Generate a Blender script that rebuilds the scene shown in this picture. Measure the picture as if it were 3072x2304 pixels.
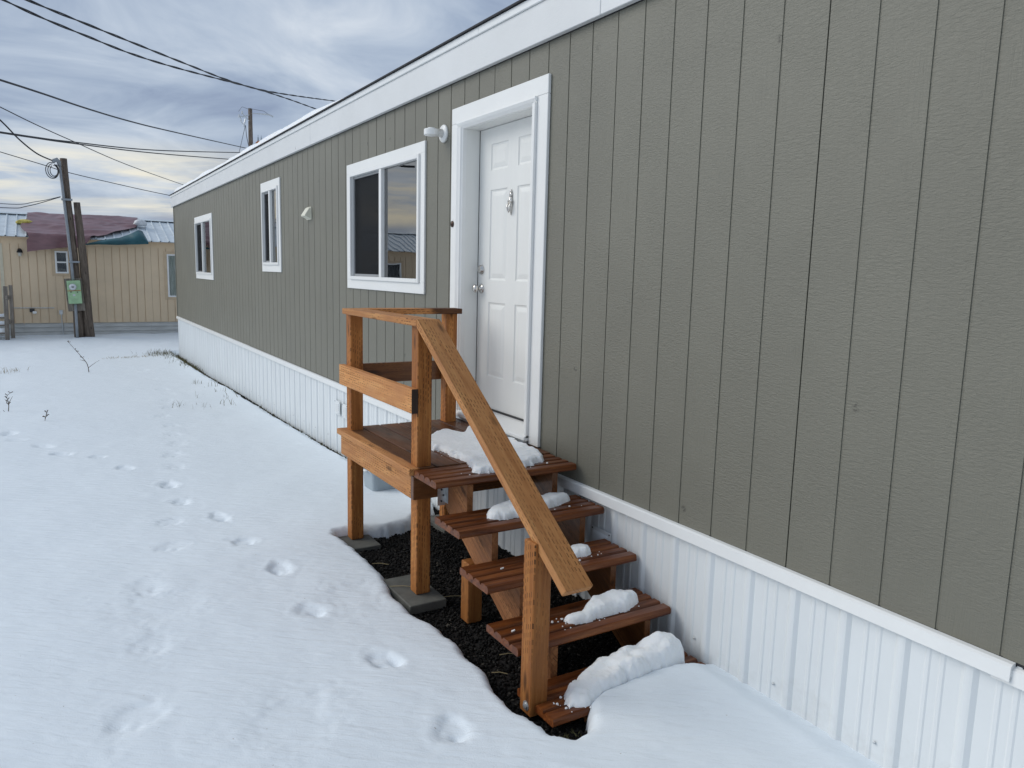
import bpy, bmesh, math, random
import numpy as np
from mathutils import Vector, Matrix, noise as mnoise

sc = bpy.context.scene
col = sc.collection
for o in list(bpy.data.objects):
    bpy.data.objects.remove(o)
R = math.radians
rnd = random.Random(7)

# ------------------------------------------------------------------ camera
yaw, pitch, roll = 0.547178, -0.1442385, 0.0247837
f_ = Vector((math.sin(yaw)*math.cos(pitch), math.cos(yaw)*math.cos(pitch), math.sin(pitch)))
r_ = Vector((math.cos(yaw), -math.sin(yaw), 0))
u_ = r_.cross(f_)
r2 = math.cos(roll)*r_ + math.sin(roll)*u_
u2 = -math.sin(roll)*r_ + math.cos(roll)*u_
cd = bpy.data.cameras.new('camera')
cam = bpy.data.objects.new('camera', cd); col.objects.link(cam)
cam.matrix_world = Matrix(((r2.x, u2.x, -f_.x, -2.642), (r2.y, u2.y, -f_.y, -1.9003), (r2.z, u2.z, -f_.z, 1.919), (0, 0, 0, 1)))
cd.sensor_width = 36; cd.lens = 26.645; cd.clip_start = .05; cd.clip_end = 2000
sc.camera = cam

# ------------------------------------------------------------------ sky and sun
SUN_AZ, SUN_EL = R(-55), R(34)
w = bpy.data.worlds.new('World'); sc.world = w; w.use_nodes = True
nt = w.node_tree; nt.nodes.clear()

def node(nt, typ, props=None, **ins):
    n = nt.nodes.new(typ)
    for k, v in (props or {}).items():
        setattr(n, k, v)
    for k, v in ins.items():
        key = int(k[1:]) if k[0] == 'i' and k[1:].isdigit() else k.replace('_', ' ')
        s = n.inputs[key]
        if isinstance(v, bpy.types.NodeSocket):
            nt.links.new(v, s)
        else:
            s.default_value = v
    return n

def ramp(nt, fac, stops, interp='LINEAR'):
    n = nt.nodes.new('ShaderNodeValToRGB'); n.color_ramp.interpolation = interp
    cr = n.color_ramp
    while len(cr.elements) < len(stops):
        cr.elements.new(.5)
    for e, (p, c) in zip(cr.elements, stops):
        e.position = p
        e.color = (c, c, c, 1) if isinstance(c, (int, float)) else (*c, 1)
    nt.links.new(fac, n.inputs[0])
    return n.outputs[0]

def math_(nt, op, a, b=None, c=None, clamp=False):
    n = nt.nodes.new('ShaderNodeMath'); n.operation = op; n.use_clamp = clamp
    for i, v in enumerate((a, b, c)):
        if v is None: continue
        if isinstance(v, bpy.types.NodeSocket): nt.links.new(v, n.inputs[i])
        else: n.inputs[i].default_value = v
    return n.outputs[0]

def mixc(nt, fac, a, b, blend='MIX'):
    n = nt.nodes.new('ShaderNodeMix'); n.data_type = 'RGBA'; n.blend_type = blend
    for s, v in ((n.inputs[0], fac), (n.inputs[6], a), (n.inputs[7], b)):
        if isinstance(v, bpy.types.NodeSocket): nt.links.new(v, s)
        else: s.default_value = (*v, 1) if isinstance(v, tuple) and len(v) == 3 else v
    return n.outputs[2]

sky = node(nt, 'ShaderNodeTexSky', dict(sky_type='NISHITA', sun_disc=False, sun_elevation=SUN_EL, sun_rotation=SUN_AZ, air_density=1.0, dust_density=2.0))
tc = node(nt, 'ShaderNodeTexCoord')
sep = node(nt, 'ShaderNodeSeparateXYZ', None, i0=tc.outputs['Generated'])
zc = math_(nt, 'ADD', math_(nt, 'MAXIMUM', sep.outputs[2], 0.0), .34)
px = math_(nt, 'DIVIDE', sep.outputs[0], zc); py = math_(nt, 'DIVIDE', sep.outputs[1], zc)
cp = node(nt, 'ShaderNodeCombineXYZ', None, X=px, Y=py)
mp = node(nt, 'ShaderNodeMapping', None, Vector=cp.outputs[0], Location=(3.1, .7, 0), Rotation=(0, 0, R(-22)), Scale=(1.0, 1.35, 1))
n1 = node(nt, 'ShaderNodeTexNoise', None, Vector=mp.outputs[0], Scale=3.0, Detail=10.0, Roughness=.56, Distortion=.6)
n2 = node(nt, 'ShaderNodeTexNoise', None, Vector=mp.outputs[0], Scale=1.1, Detail=3.0, Roughness=.5)
cl = math_(nt, 'ADD', math_(nt, 'MULTIPLY', n1.outputs[0], .6), math_(nt, 'MULTIPLY', n2.outputs[0], .4))
clouds = ramp(nt, cl, [(.38, (.240, .300, .430)), (.46, (.335, .410, .535)), (.54, (.450, .525, .635)), (.64, (.61, .67, .75))])
# thin break of warm light low above the horizon, where the cloud sheet ends
band = ramp(nt, sep.outputs[2], [(.050, 0.0), (.066, 1.0), (.100, 1.0), (.150, 0.0)], 'EASE')
mp2 = node(nt, 'ShaderNodeMapping', None, Vector=tc.outputs['Generated'], Location=(.35, 0, 0), Scale=(2.6, 2.6, 26))
n3 = node(nt, 'ShaderNodeTexNoise', None, Vector=mp2.outputs[0], Scale=1.4, Detail=6.0, Roughness=.6, Distortion=.4)
brk = math_(nt, 'MULTIPLY', band, ramp(nt, n3.outputs[0], [(.40, 0.0), (.60, 1.0)]), clamp=True)
cloudcol = mixc(nt, brk, clouds, (.90, .84, .68))
b1 = node(nt, 'ShaderNodeBackground', None, Color=sky.outputs[0], Strength=.10)
b2 = node(nt, 'ShaderNodeBackground', None, Color=cloudcol, Strength=1.0)
mx = node(nt, 'ShaderNodeMixShader', None, i0=.92, i1=b1.outputs[0], i2=b2.outputs[0])
node(nt, 'ShaderNodeOutputWorld', None, Surface=mx.outputs[0])

sd = bpy.data.lights.new('sun', 'SUN'); sd.energy = 1.5; sd.angle = R(40); sd.color = (1, .97, .91)
sun = bpy.data.objects.new('sun', sd); col.objects.link(sun)
sdir = Vector((math.sin(SUN_AZ)*math.cos(SUN_EL), math.cos(SUN_AZ)*math.cos(SUN_EL), math.sin(SUN_EL)))
sun.rotation_euler = sdir.to_track_quat('Z', 'Y').to_euler()
sun.location = (-20, 15, 25)

sc.view_settings.view_transform = 'Standard'; sc.view_settings.look = 'None'
sc.view_settings.exposure = 0.12; sc.view_settings.gamma = 1.0
sc.view_settings.use_curve_mapping = False

# ------------------------------------------------------------------ materials
def new_mat(name):
    m = bpy.data.materials.new(name); m.use_nodes = True
    nt = m.node_tree; b = nt.nodes['Principled BSDF']
    return m, nt, b

def plain(name, c, rough=.6, metal=0., var=.12, nscale=6., bump=0., bscale=120., spec=.5, stretch=(1, 1, 1)):
    m, nt, b = new_mat(name)
    tc = node(nt, 'ShaderNodeTexCoord')
    mp = node(nt, 'ShaderNodeMapping', None, Vector=tc.outputs['Object'], Scale=stretch)
    n = node(nt, 'ShaderNodeTexNoise', None, Vector=mp.outputs[0], Scale=nscale, Detail=6., Roughness=.6)
    d = tuple(x*(1-var) for x in c); l = tuple(min(1, x*(1+var)) for x in c)
    nt.links.new(ramp(nt, n.outputs[0], [(.3, d), (.7, l)]), b.inputs['Base Color'])
    b.inputs['Roughness'].default_value = rough; b.inputs['Metallic'].default_value = metal
    b.inputs['Specular IOR Level'].default_value = spec
    if bump:
        n2 = node(nt, 'ShaderNodeTexNoise', None, Vector=mp.outputs[0], Scale=bscale, Detail=4., Roughness=.6)
        bp = node(nt, 'ShaderNodeBump', None, Strength=bump, Distance=.004, Height=n2.outputs[0])
        nt.links.new(bp.outputs[0], b.inputs['Normal'])
    return m

def wood_mat(name, dark, mid, light, rough=(.55, .75), incise=1.0, wet=0.0, soak=None, pitch_=(.036, .0155)):
    """Lumber; board length along local X. Incising slits are cut marks of the timber itself."""
    m, nt, b = new_mat(name)
    tc = node(nt, 'ShaderNodeTexCoord'); oi = node(nt, 'ShaderNodeObjectInfo')
    off = node(nt, 'ShaderNodeCombineXYZ', None, X=math_(nt, 'MULTIPLY', oi.outputs['Random'], 37.), Y=math_(nt, 'MULTIPLY', oi.outputs['Random'], 11.3), Z=math_(nt, 'MULTIPLY', oi.outputs['Random'], 5.7))
    va = node(nt, 'ShaderNodeVectorMath', None, i0=tc.outputs['Object'], i1=off.outputs[0])
    mp = node(nt, 'ShaderNodeMapping', None, Vector=va.outputs[0], Scale=(1.6, 22, 22))
    g = node(nt, 'ShaderNodeTexNoise', None, Vector=mp.outputs[0], Scale=1.6, Detail=7., Roughness=.62, Distortion=.9)
    mpb = node(nt, 'ShaderNodeMapping', None, Vector=va.outputs[0], Scale=(1.2, 4, 4))
    pch = node(nt, 'ShaderNodeTexNoise', None, Vector=mpb.outputs[0], Scale=2.1, Detail=4., Roughness=.55)
    c = ramp(nt, g.outputs[0], [(.30, dark), (.5, mid), (.72, light)])
    c = mixc(nt, math_(nt, 'MULTIPLY', ramp(nt, pch.outputs[0], [(.42, 0.), (.66, 1.)]), .55), c, dark)
    # knots
    mpk = node(nt, 'ShaderNodeMapping', None, Vector=va.outputs[0], Scale=(2.6, 9, 9))
    vk = node(nt, 'ShaderNodeTexVoronoi', None, Vector=mpk.outputs[0], Scale=1.0, Randomness=1.0)
    kn = ramp(nt, vk.outputs['Distance'], [(.07, 1.), (.17, 0.)])
    c = mixc(nt, math_(nt, 'MULTIPLY', kn, .75), c, tuple(x*.25 for x in dark))
    h = g.outputs[0]
    if incise:
        sp = node(nt, 'ShaderNodeSeparateXYZ', None, i0=tc.outputs['Object'])
        v = math_(nt, 'DIVIDE', math_(nt, 'ADD', sp.outputs[1], sp.outputs[2]), pitch_[1])
        row = math_(nt, 'FLOOR', v)
        rw = node(nt, 'ShaderNodeTexWhiteNoise', {'noise_dimensions': '1D'}, W=row)
        u = math_(nt, 'ADD', math_(nt, 'DIVIDE', sp.outputs[0], pitch_[0]), math_(nt, 'MULTIPLY', rw.outputs[0], 7.))
        jit = node(nt, 'ShaderNodeTexWhiteNoise', {'noise_dimensions': '2D'}, Vector=node(nt, 'ShaderNodeCombineXYZ', None, X=math_(nt, 'FLOOR', u), Y=row).outputs[0])
        dl = math_(nt, 'LESS_THAN', math_(nt, 'FRACT', u), math_(nt, 'MULTIPLY_ADD', jit.outputs[0], .3, .42))
        dw = math_(nt, 'LESS_THAN', math_(nt, 'ABSOLUTE', math_(nt, 'SUBTRACT', math_(nt, 'FRACT', v), .5)), .13)
        zone = math_(nt, 'MULTIPLY', ramp(nt, pch.outputs[0], [(.40, 1.), (.58, .15)]), math_(nt, 'GREATER_THAN', jit.outputs[0], .25))
        dash = math_(nt, 'MULTIPLY', math_(nt, 'MULTIPLY', dl, dw), math_(nt, 'MULTIPLY', zone, incise))
        c = mixc(nt, math_(nt, 'MULTIPLY', dash, .8), c, tuple(x*.16 for x in dark))
        h = math_(nt, 'SUBTRACT', math_(nt, 'MULTIPLY', g.outputs[0], .35), dash)
    if soak:
        ax_, t0, t1, amp = soak
        sp2 = node(nt, 'ShaderNodeSeparateXYZ', None, i0=tc.outputs['Object'])
        q_ = math_(nt, 'MULTIPLY_ADD', math_(nt, 'SUBTRACT', pch.outputs[0], .5), amp, sp2.outputs[ax_])
        sk = ramp(nt, math_(nt, 'DIVIDE', math_(nt, 'SUBTRACT', q_, t0), t1-t0, clamp=True), [(0., 0.), (1., 1.)], 'EASE')
        c = mixc(nt, sk, c, mixc(nt, 1., c, (.20, .17, .16), 'MULTIPLY'))
    tint = math_(nt, 'MULTIPLY_ADD', oi.outputs['Random'], .3, .84)
    hs = node(nt, 'ShaderNodeHueSaturation', None, Value=tint, Color=c)
    nt.links.new(hs.outputs[0], b.inputs['Base Color'])
    rg = ramp(nt, pch.outputs[0], [(.35, rough[1]), (.62, rough[0])])
    nt.links.new(rg, b.inputs['Roughness'])
    b.inputs['Specular IOR Level'].default_value = .3
    b.inputs['Coat Weight'].default_value = wet; b.inputs['Coat Roughness'].default_value = .12
    bp = node(nt, 'ShaderNodeBump', None, Strength=.5, Distance=.003, Height=h)
    nt.links.new(bp.outputs[0], b.inputs['Normal'])
    return m

def snow_mat(name, ripple):
    m, nt, b = new_mat(name)
    tc = node(nt, 'ShaderNodeTexCoord')
    b.inputs['Base Color'].default_value = (.80, .862, .910, 1)
    b.inputs['Roughness'].default_value = .55; b.inputs['Specular IOR Level'].default_value = .25
    fine = node(nt, 'ShaderNodeTexNoise', None, Vector=tc.outputs['Object'], Scale=170., Detail=3., Roughness=.7)
    h = math_(nt, 'MULTIPLY', fine.outputs[0], .45 if ripple else .30)
    if not ripple:
        b.inputs['Base Color'].default_value = (.90, .925, .94, 1)
        b.inputs['Subsurface Weight'].default_value = .35; b.inputs['Subsurface Radius'].default_value = (.02, .022, .025); b.inputs['Subsurface Scale'].default_value = 1.
        crumb = node(nt, 'ShaderNodeTexNoise', None, Vector=tc.outputs['Object'], Scale=55., Detail=4., Roughness=.65)
        h = math_(nt, 'ADD', h, math_(nt, 'MULTIPLY', crumb.outputs[0], .9))
    if ripple:
        rt = node(nt, 'ShaderNodeMapping', None, Vector=tc.outputs['Object'], Rotation=(0, 0, R(37)))
        mp = node(nt, 'ShaderNodeMapping', None, Vector=rt.outputs[0], Scale=(4.5, 20, 1))
        rp = node(nt, 'ShaderNodeTexNoise', None, Vector=mp.outputs[0], Scale=1.25, Detail=3.0, Roughness=.5, Distortion=.35)
        mp3 = node(nt, 'ShaderNodeMapping', None, Vector=rt.outputs[0], Scale=(1.6, 5, 1))
        rp3 = node(nt, 'ShaderNodeTexNoise', None, Vector=mp3.outputs[0], Scale=.9, Detail=3.0, Roughness=.5)
        sh = math_(nt, 'POWER', rp.outputs[0], 1.6)
        h = math_(nt, 'ADD', h, math_(nt, 'ADD', math_(nt, 'MULTIPLY', sh, 2.1), math_(nt, 'MULTIPLY', rp3.outputs[0], 2.4)))
        vs = node(nt, 'ShaderNodeTexNoise', None, Vector=tc.outputs['Object'], Scale=55., Detail=2.)
        dirt = ramp(nt, vs.outputs[0], [(.765, (.80, .862, .910)), (.80, (.42, .40, .37))])
        nt.links.new(dirt, b.inputs['Base Color'])
    bp = node(nt, 'ShaderNodeBump', None, Strength=.75, Distance=.006, Height=h)
    nt.links.new(bp.outputs[0], b.inputs['Normal'])
    return m

def siding_mat(name, c, grain=1., rough=.5, mottled=.07):
    """Painted embossed panel siding: grain runs up the sheet, with saw ripples across it."""
    m, nt, b = new_mat(name)
    tc = node(nt, 'ShaderNodeTexCoord')
    mp = node(nt, 'ShaderNodeMapping', None, Vector=tc.outputs['Object'], Rotation=(R(5), 0, 0), Scale=(10, 26, 95))
    a = node(nt, 'ShaderNodeTexNoise', None, Vector=mp.outputs[0], Scale=1.2, Detail=5., Roughness=.6, Distortion=.8)
    mp2 = node(nt, 'ShaderNodeMapping', None, Vector=tc.outputs['Object'], Scale=(10, 55, 2.5))
    v = node(nt, 'ShaderNodeTexNoise', None, Vector=mp2.outputs[0], Scale=1.6, Detail=5., Roughness=.6, Distortion=1.2)
    sel = node(nt, 'ShaderNodeTexNoise', None, Vector=tc.outputs['Object'], Scale=3.2, Detail=2.)
    s = ramp(nt, sel.outputs[0], [(.30, .35), (.55, 1.)])
    h = math_(nt, 'ADD', math_(nt, 'MULTIPLY', a.outputs[0], s), math_(nt, 'MULTIPLY', v.outputs[0], math_(nt, 'SUBTRACT', 1., s)))
    mot = node(nt, 'ShaderNodeTexNoise', None, Vector=tc.outputs['Object'], Scale=1.3, Detail=6., Roughness=.6)
    d = tuple(x*(1-mottled) for x in c); l = tuple(x*(1+mottled) for x in c)
    cc = ramp(nt, mot.outputs[0], [(.3, d), (.7, l)])
    sx = node(nt, 'ShaderNodeSeparateXYZ', None, i0=tc.outputs['Object'])
    wv = node(nt, 'ShaderNodeTexNoise', None, Vector=tc.outputs['Object'], Scale=60., Detail=3.)
    vo = node(nt, 'ShaderNodeTexVoronoi', {'voronoi_dimensions': '2D'}, Vector=node(nt, 'ShaderNodeCombineXYZ', None, X=math_(nt, 'ADD', sx.outputs[1], .31), Y=sx.outputs[2]).outputs[0], Scale=.8)
    chip = math_(nt, 'MULTIPLY', math_(nt, 'MULTIPLY', ramp(nt, vo.outputs['Distance'], [(.010, 1.), (.017, 0.)]), ramp(nt, wv.outputs[0], [(.45, 0.), (.55, 1.)])), .75)
    cc = mixc(nt, chip, cc, tuple(x*.35 for x in c))
    nt.links.new(cc, b.inputs['Base Color'])
    b.inputs['Roughness'].default_value = rough
    bp = node(nt, 'ShaderNodeBump', None, Strength=min(1., .55*grain), Distance=.006*max(1., grain), Height=h)
    nt.links.new(bp.outputs[0], b.inputs['Normal'])
    return m

def glass_mat(name, tint=(.6, .63, .65), ior=3.2):
    m = bpy.data.materials.new(name); m.use_nodes = True; nt = m.node_tree; nt.nodes.clear()
    tr = node(nt, 'ShaderNodeBsdfTransparent', None, Color=(*tint, 1))
    gl = node(nt, 'ShaderNodeBsdfGlossy', None, Color=(1, 1, 1, 1), Roughness=.0)
    tc = node(nt, 'ShaderNodeTexCoord')
    nz = node(nt, 'ShaderNodeTexNoise', None, Vector=tc.outputs['Object'], Scale=2.2, Detail=1.)
    bp = node(nt, 'ShaderNodeBump', None, Strength=.04, Distance=.03, Height=nz.outputs[0])
    nt.links.new(bp.outputs[0], gl.inputs['Normal'])
    fr = node(nt, 'ShaderNodeFresnel', None, IOR=ior)
    mx = node(nt, 'ShaderNodeMixShader', None, i0=fr.outputs[0], i1=tr.outputs[0], i2=gl.outputs[0])
    node(nt, 'ShaderNodeOutputMaterial', None, Surface=mx.outputs[0])
    return m

M = {}
M['siding'] = siding_mat('sage_grey_paint', (.170, .164, .131), grain=1.2)
M['trim'] = siding_mat('white_painted_trim', (.81, .81, .79), grain=.35, rough=.45, mottled=.03)
M['fascia'] = siding_mat('white_fascia_paint', (.68, .69, .69), grain=.45, rough=.5, mottled=.04)
M['white'] = plain('white_vinyl', (.82, .82, .80), .35, var=.02)
M['door'] = plain('white_door_paint', (.79, .79, .76), .4, var=.03, bump=.15, bscale=60, stretch=(1, 1, .15))
M['skirt'] = plain('white_coated_steel', (.74, .77, .78), .35, var=.04, nscale=2.5, stretch=(1, 1, .4))
_m = M['skirt']; _nt = _m.node_tree; _b = _nt.nodes['Principled BSDF']; _src = _b.inputs['Base Color'].links[0].from_socket
_tc = node(_nt, 'ShaderNodeTexCoord'); _sp = node(_nt, 'ShaderNodeSeparateXYZ', None, i0=_tc.outputs['Object'])
_n = node(_nt, 'ShaderNodeTexNoise', None, Vector=_tc.outputs['Object'], Scale=7., Detail=8., Roughness=.7)
_d = ramp(_nt, math_(_nt, 'MULTIPLY_ADD', math_(_nt, 'SUBTRACT', _n.outputs[0], .5), .9, math_(_nt, 'MULTIPLY_ADD', _sp.outputs[1], .021, _sp.outputs[2])), [(.0, .14), (.18, 0.)])
_nt.links.new(mixc(_nt, _d, _src, (.30, .27, .22)), _b.inputs['Base Color'])
M['flash'] = plain('white_flashing', (.80, .81, .80), .3, var=.02)
M['shingle'] = plain('dark_roof_edge', (.035, .035, .04), .85, var=.3, bump=.5)
M['black'] = plain('black_plastic', (.02, .02, .022), .4)
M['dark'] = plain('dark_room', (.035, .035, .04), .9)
M['curtain'] = plain('grey_curtain', (.50, .50, .49), .9, var=.4, nscale=5, stretch=(1, 6, .6))
M['screen'] = plain('insect_screen', (.045, .047, .05), .7, var=.2, nscale=3, stretch=(1, 5, 1))
M['glass'] = glass_mat('window_glass')
M['glass2'] = glass_mat('clear_window_glass', (.9, .92, .92), 1.5)
M['nickel'] = plain('satin_nickel', (.62, .60, .57), .22, metal=1., var=.04)
M['pipe'] = plain('painted_conduit', (.27, .29, .31), .55, var=.15, nscale=9)
M['galv'] = plain('galvanised_steel', (.55, .57, .58), .4, metal=.8, var=.15, nscale=25)
M['cream'] = plain('cream_plastic', (.72, .70, .58), .5, var=.04)
M['snow'] = snow_mat('snow_crust', True)
M['snowp'] = snow_mat('snow_lump', False)
M['wood'] = wood_mat('treated_lumber', (.23, .078, .018), (.39, .146, .036), (.52, .230, .066))
RAILC = ((.37, .150, .048), (.51, .232, .080), (.62, .322, .122))
M['rail'] = wood_mat('treated_lumber_pale', *RAILC)
M['deckedge'] = wood_mat('half_soaked_deck_board', *RAILC, soak=(1, -.050, -.070, .07))
M['capsoak'] = wood_mat('soaked_end_rail', (.27, .105, .032), (.42, .175, .055), (.56, .27, .095), soak=(0, .40, .52, .5))
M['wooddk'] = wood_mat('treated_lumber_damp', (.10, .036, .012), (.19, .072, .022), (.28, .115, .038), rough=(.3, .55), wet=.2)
M['deck'] = wood_mat('wet_deck_board', (.060, .022, .010), (.115, .045, .019), (.19, .082, .036), rough=(.3, .6), incise=0., wet=.10)
M['tread'] = wood_mat('wet_cedar_tread', (.068, .016, .004), (.160, .045, .010), (.28, .096, .025), rough=(.3, .55), incise=0., wet=.12)
M['stringer'] = wood_mat('stringer_lumber', (.17, .065, .024), (.29, .12, .045), (.40, .185, .075))
M['bark'] = wood_mat('weathered_pole', (.075, .058, .046), (.16, .124, .097), (.27, .22, .175), rough=(.8, .95), incise=0.)
M['grey_wood'] = wood_mat('grey_weathered_wood', (.13, .11, .09), (.27, .235, .20), (.42, .38, .33), rough=(.8, .95), incise=0.)
M['concrete'] = plain('concrete_paver', (.105, .105, .092), .8, var=.25, nscale=14, bump=.4)
M['soil'] = plain('dark_soil', (.010, .008, .007), .9, var=.5, nscale=40, bump=1., bscale=70)
M['tan'] = siding_mat('tan_paint', (.70, .545, .370), grain=.5, rough=.7, mottled=.08)
M['tandk'] = plain('tan_trim', (.58, .44, .29), .7, var=.1)
M['metalroof'] = plain('weathered_metal_roof', (.60, .66, .70), .45, var=.12, nscale=5)
M['metalskirt'] = plain('grey_metal_skirting', (.50, .50, .48), .6, var=.2, nscale=4, stretch=(.5, 1, 4))
M['tarp'] = plain('maroon_tarp', (.20, .105, .115), .36, var=.25, nscale=3, bump=.6, bscale=9, stretch=(1, 1, 2.5))
M['teal'] = plain('teal_tarp', (.012, .085, .105), .45, var=.25, nscale=3, bump=.5, bscale=9)
M['green'] = plain('pale_green_enamel', (.34, .52, .30), .5, var=.14, nscale=9)
M['rust'] = plain('rusty_orange_steel', (.50, .17, .05), .7, var=.4, nscale=6)
M['wire'] = plain('black_cable', (.015, .016, .02), .6)
M['wiregrey'] = plain('grey_cable', (.16, .17, .19), .6)
M['tub'] = plain('blue_grey_plastic', (.34, .40, .44), .4, var=.05)
M['greencurtain'] = plain('pale_green_curtain', (.74, .82, .72), .9, var=.35, nscale=7, stretch=(5, 1, .4))
M['straw'] = plain('dry_straw', (.30, .24, .13), .9, var=.3)
M['twig'] = plain('dry_twig', (.10, .075, .055), .9, var=.3)
M['grassd'] = plain('winter_grass', (.11, .10, .04), .9, var=.4, nscale=20)
M['yellow'] = plain('yellow_bag', (.55, .46, .10), .6, var=.3, nscale=9)
M['bag'] = plain('white_bag', (.62, .64, .66), .5, var=.15, nscale=8)

gm, gnt, gb = new_mat('black_gravel')
geo = node(gnt, 'ShaderNodeNewGeometry')
gnt.links.new(ramp(gnt, geo.outputs['Random Per Island'], [(0., (.004, .004, .004)), (.7, (.013, .012, .011)), (.94, (.030, .028, .026)), (1., (.09, .08, .065))]), gb.inputs['Base Color'])
gb.inputs['Roughness'].default_value = .7; gb.inputs['Specular IOR Level'].default_value = .12
M['gravel'] = gm

# ------------------------------------------------------------------ mesh helpers
def woff(o):
    v = Vector((0, 0, 0))
    while o is not None:
        v += o.location; o = o.parent
    return v

def tag(o, label=None, cat=None, group=None, kind=None):
    if label: o['label'] = label
    if cat: o['category'] = cat
    if group: o['group'] = group
    if kind: o['kind'] = kind
    return o

def empty(name, loc, label, cat, group=None):
    o = bpy.data.objects.new(name, None); col.objects.link(o); o.location = loc
    o.empty_display_size = .1
    return tag(o, label, cat, group)

class MB:
    def __init__(s): s.v = []; s.f = []
    def add(s, vs, fs):
        b = len(s.v); s.v += [tuple(v) for v in vs]; s.f += [tuple(i+b for i in f) for f in fs]; return s
    def quad(s, a, b, c, d): return s.add((a, b, c, d), [(0, 1, 2, 3)])
    def box(s, x0, x1, y0, y1, z0, z1):
        return s.add([(x0, y0, z0), (x1, y0, z0), (x1, y1, z0), (x0, y1, z0), (x0, y0, z1), (x1, y0, z1), (x1, y1, z1), (x0, y1, z1)],
                     [(0, 3, 2, 1), (4, 5, 6, 7), (0, 1, 5, 4), (1, 2, 6, 5), (2, 3, 7, 6), (3, 0, 4, 7)])
    def prism(s, pts, vec):
        n = len(pts); vec = Vector(vec)
        vs = [Vector(p) for p in pts]; vs += [p+vec for p in vs]
        fs = [tuple(range(n-1, -1, -1)), tuple(range(n, 2*n))] + [(i, (i+1) % n, n+(i+1) % n, n+i) for i in range(n)]
        return s.add(vs, fs)
    def tube(s, pts, r, n=8, caps=True):
        pts = [Vector(p) for p in pts]; m = len(pts)
        rs = r if isinstance(r, (list, tuple)) else [r]*m
        base = len(s.v); prev = None
        for i, p in enumerate(pts):
            t = (pts[min(i+1, m-1)]-pts[max(i-1, 0)]).normalized()
            if prev is None:
                a = t.orthogonal().normalized()
            else:
                a = (prev - t*prev.dot(t)).normalized()
            prev = a; b = t.cross(a)
            for k in range(n):
                an = 2*math.pi*k/n
                s.v.append(tuple(p+(a*math.cos(an)+b*math.sin(an))*rs[i]))
        for i in range(m-1):
            for k in range(n):
                k2 = (k+1) % n
                s.f.append((base+i*n+k, base+i*n+k2, base+(i+1)*n+k2, base+(i+1)*n+k))
        if caps:
            s.f.append(tuple(base+k for k in range(n-1, -1, -1)))
            s.f.append(tuple(base+(m-1)*n+k for k in range(n)))
        return s
    def lathe(s, c, axis, prof, n=20):
        """prof: (radius, distance along axis)"""
        ax = Vector(axis).normalized(); a = ax.orthogonal().normalized(); b = ax.cross(a); c = Vector(c)
        base = len(s.v)
        for r, h in prof:
            for k in range(n):
                an = 2*math.pi*k/n
                s.v.append(tuple(c+ax*h+(a*math.cos(an)+b*math.sin(an))*r))
        for i in range(len(prof)-1):
            for k in range(n):
                k2 = (k+1) % n
                s.f.append((base+i*n+k, base+i*n+k2, base+(i+1)*n+k2, base+(i+1)*n+k))
        s.f.append(tuple(base+k for k in range(n-1, -1, -1)))
        s.f.append(tuple(base+(len(prof)-1)*n+k for k in range(n)))
        return s
    def build(s, name, mat, parent=None, smooth=False, Mx=None, bevel=0., seg=1, weld=False):
        me = bpy.data.meshes.new(name)
        o = bpy.data.objects.new(name, me)
        off = woff(parent) if parent else Vector((0, 0, 0))
        if Mx is not None:
            inv = Mx.inverted(); vs = [tuple(inv @ Vector(v)) for v in s.v]
        else:
            vs = [tuple(Vector(v)-off) for v in s.v] if parent else s.v
        me.from_pydata(vs, [], s.f)
        bm = bmesh.new(); bm.from_mesh(me)
        if weld: bmesh.ops.remove_doubles(bm, verts=bm.verts, dist=1e-5)
        bmesh.ops.recalc_face_normals(bm, faces=bm.faces)
        if bevel:
            es = [e for e in bm.edges if len(e.link_faces) == 2 and e.calc_face_angle(0) > .5]
            bmesh.ops.bevel(bm, geom=es, offset=bevel, segments=seg, affect='EDGES', profile=.6, clamp_overlap=True)
        bm.to_mesh(me); bm.free()
        if smooth: me.shade_smooth()
        me.materials.append(M[mat] if isinstance(mat, str) else mat)
        col.objects.link(o)
        if parent: o.parent = parent
        if Mx is not None:
            o.matrix_local = Matrix.Translation(-off) @ Mx
        return o

def frame_mx(p0, xdir, ydir):
    x = Vector(xdir).normalized(); z = x.cross(Vector(ydir)).normalized(); y = z.cross(x)
    m = Matrix((x, y, z)).transposed().to_4x4(); m.translation = Vector(p0); return m

def board(name, p0, p1, wdir, wd, th, mat, parent, bevel=.003):
    """Board from p0 to p1 (centre line), width along wdir; local X runs along the grain."""
    p0 = Vector(p0); p1 = Vector(p1); L = (p1-p0).length
    Mx = frame_mx(p0, p1-p0, wdir)
    mb = MB(); mb.box(0, L, -wd/2, wd/2, -th/2, th/2)
    mb.v = [tuple(Mx @ Vector(v)) for v in mb.v]
    return mb.build(name, mat, parent, Mx=Mx, bevel=bevel)

def vnoise(x, y, seed=0):
    xi = np.floor(x).astype(np.int64); yi = np.floor(y).astype(np.int64); xf = x-xi; yf = y-yi
    def h(a, b):
        n = (a*374761393 + b*668265263 + seed*1442695041) & 0x7fffffff
        n = ((n ^ (n >> 13))*1274126177) & 0x7fffffff
        return ((n ^ (n >> 16)) & 0xffff)/65535.
    u = xf*xf*(3-2*xf); v = yf*yf*(3-2*yf)
    return (h(xi, yi)*(1-u)+h(xi+1, yi)*u)*(1-v)+(h(xi, yi+1)*(1-u)+h(xi+1, yi+1)*u)*v

def fbm(x, y, seed=0, oct=4):
    s = 0; a = .5
    for i in range(oct):
        s = s+a*(vnoise(x, y, seed+i)-.5); x = x*2.03; y = y*2.03; a *= .5
    return s

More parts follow.
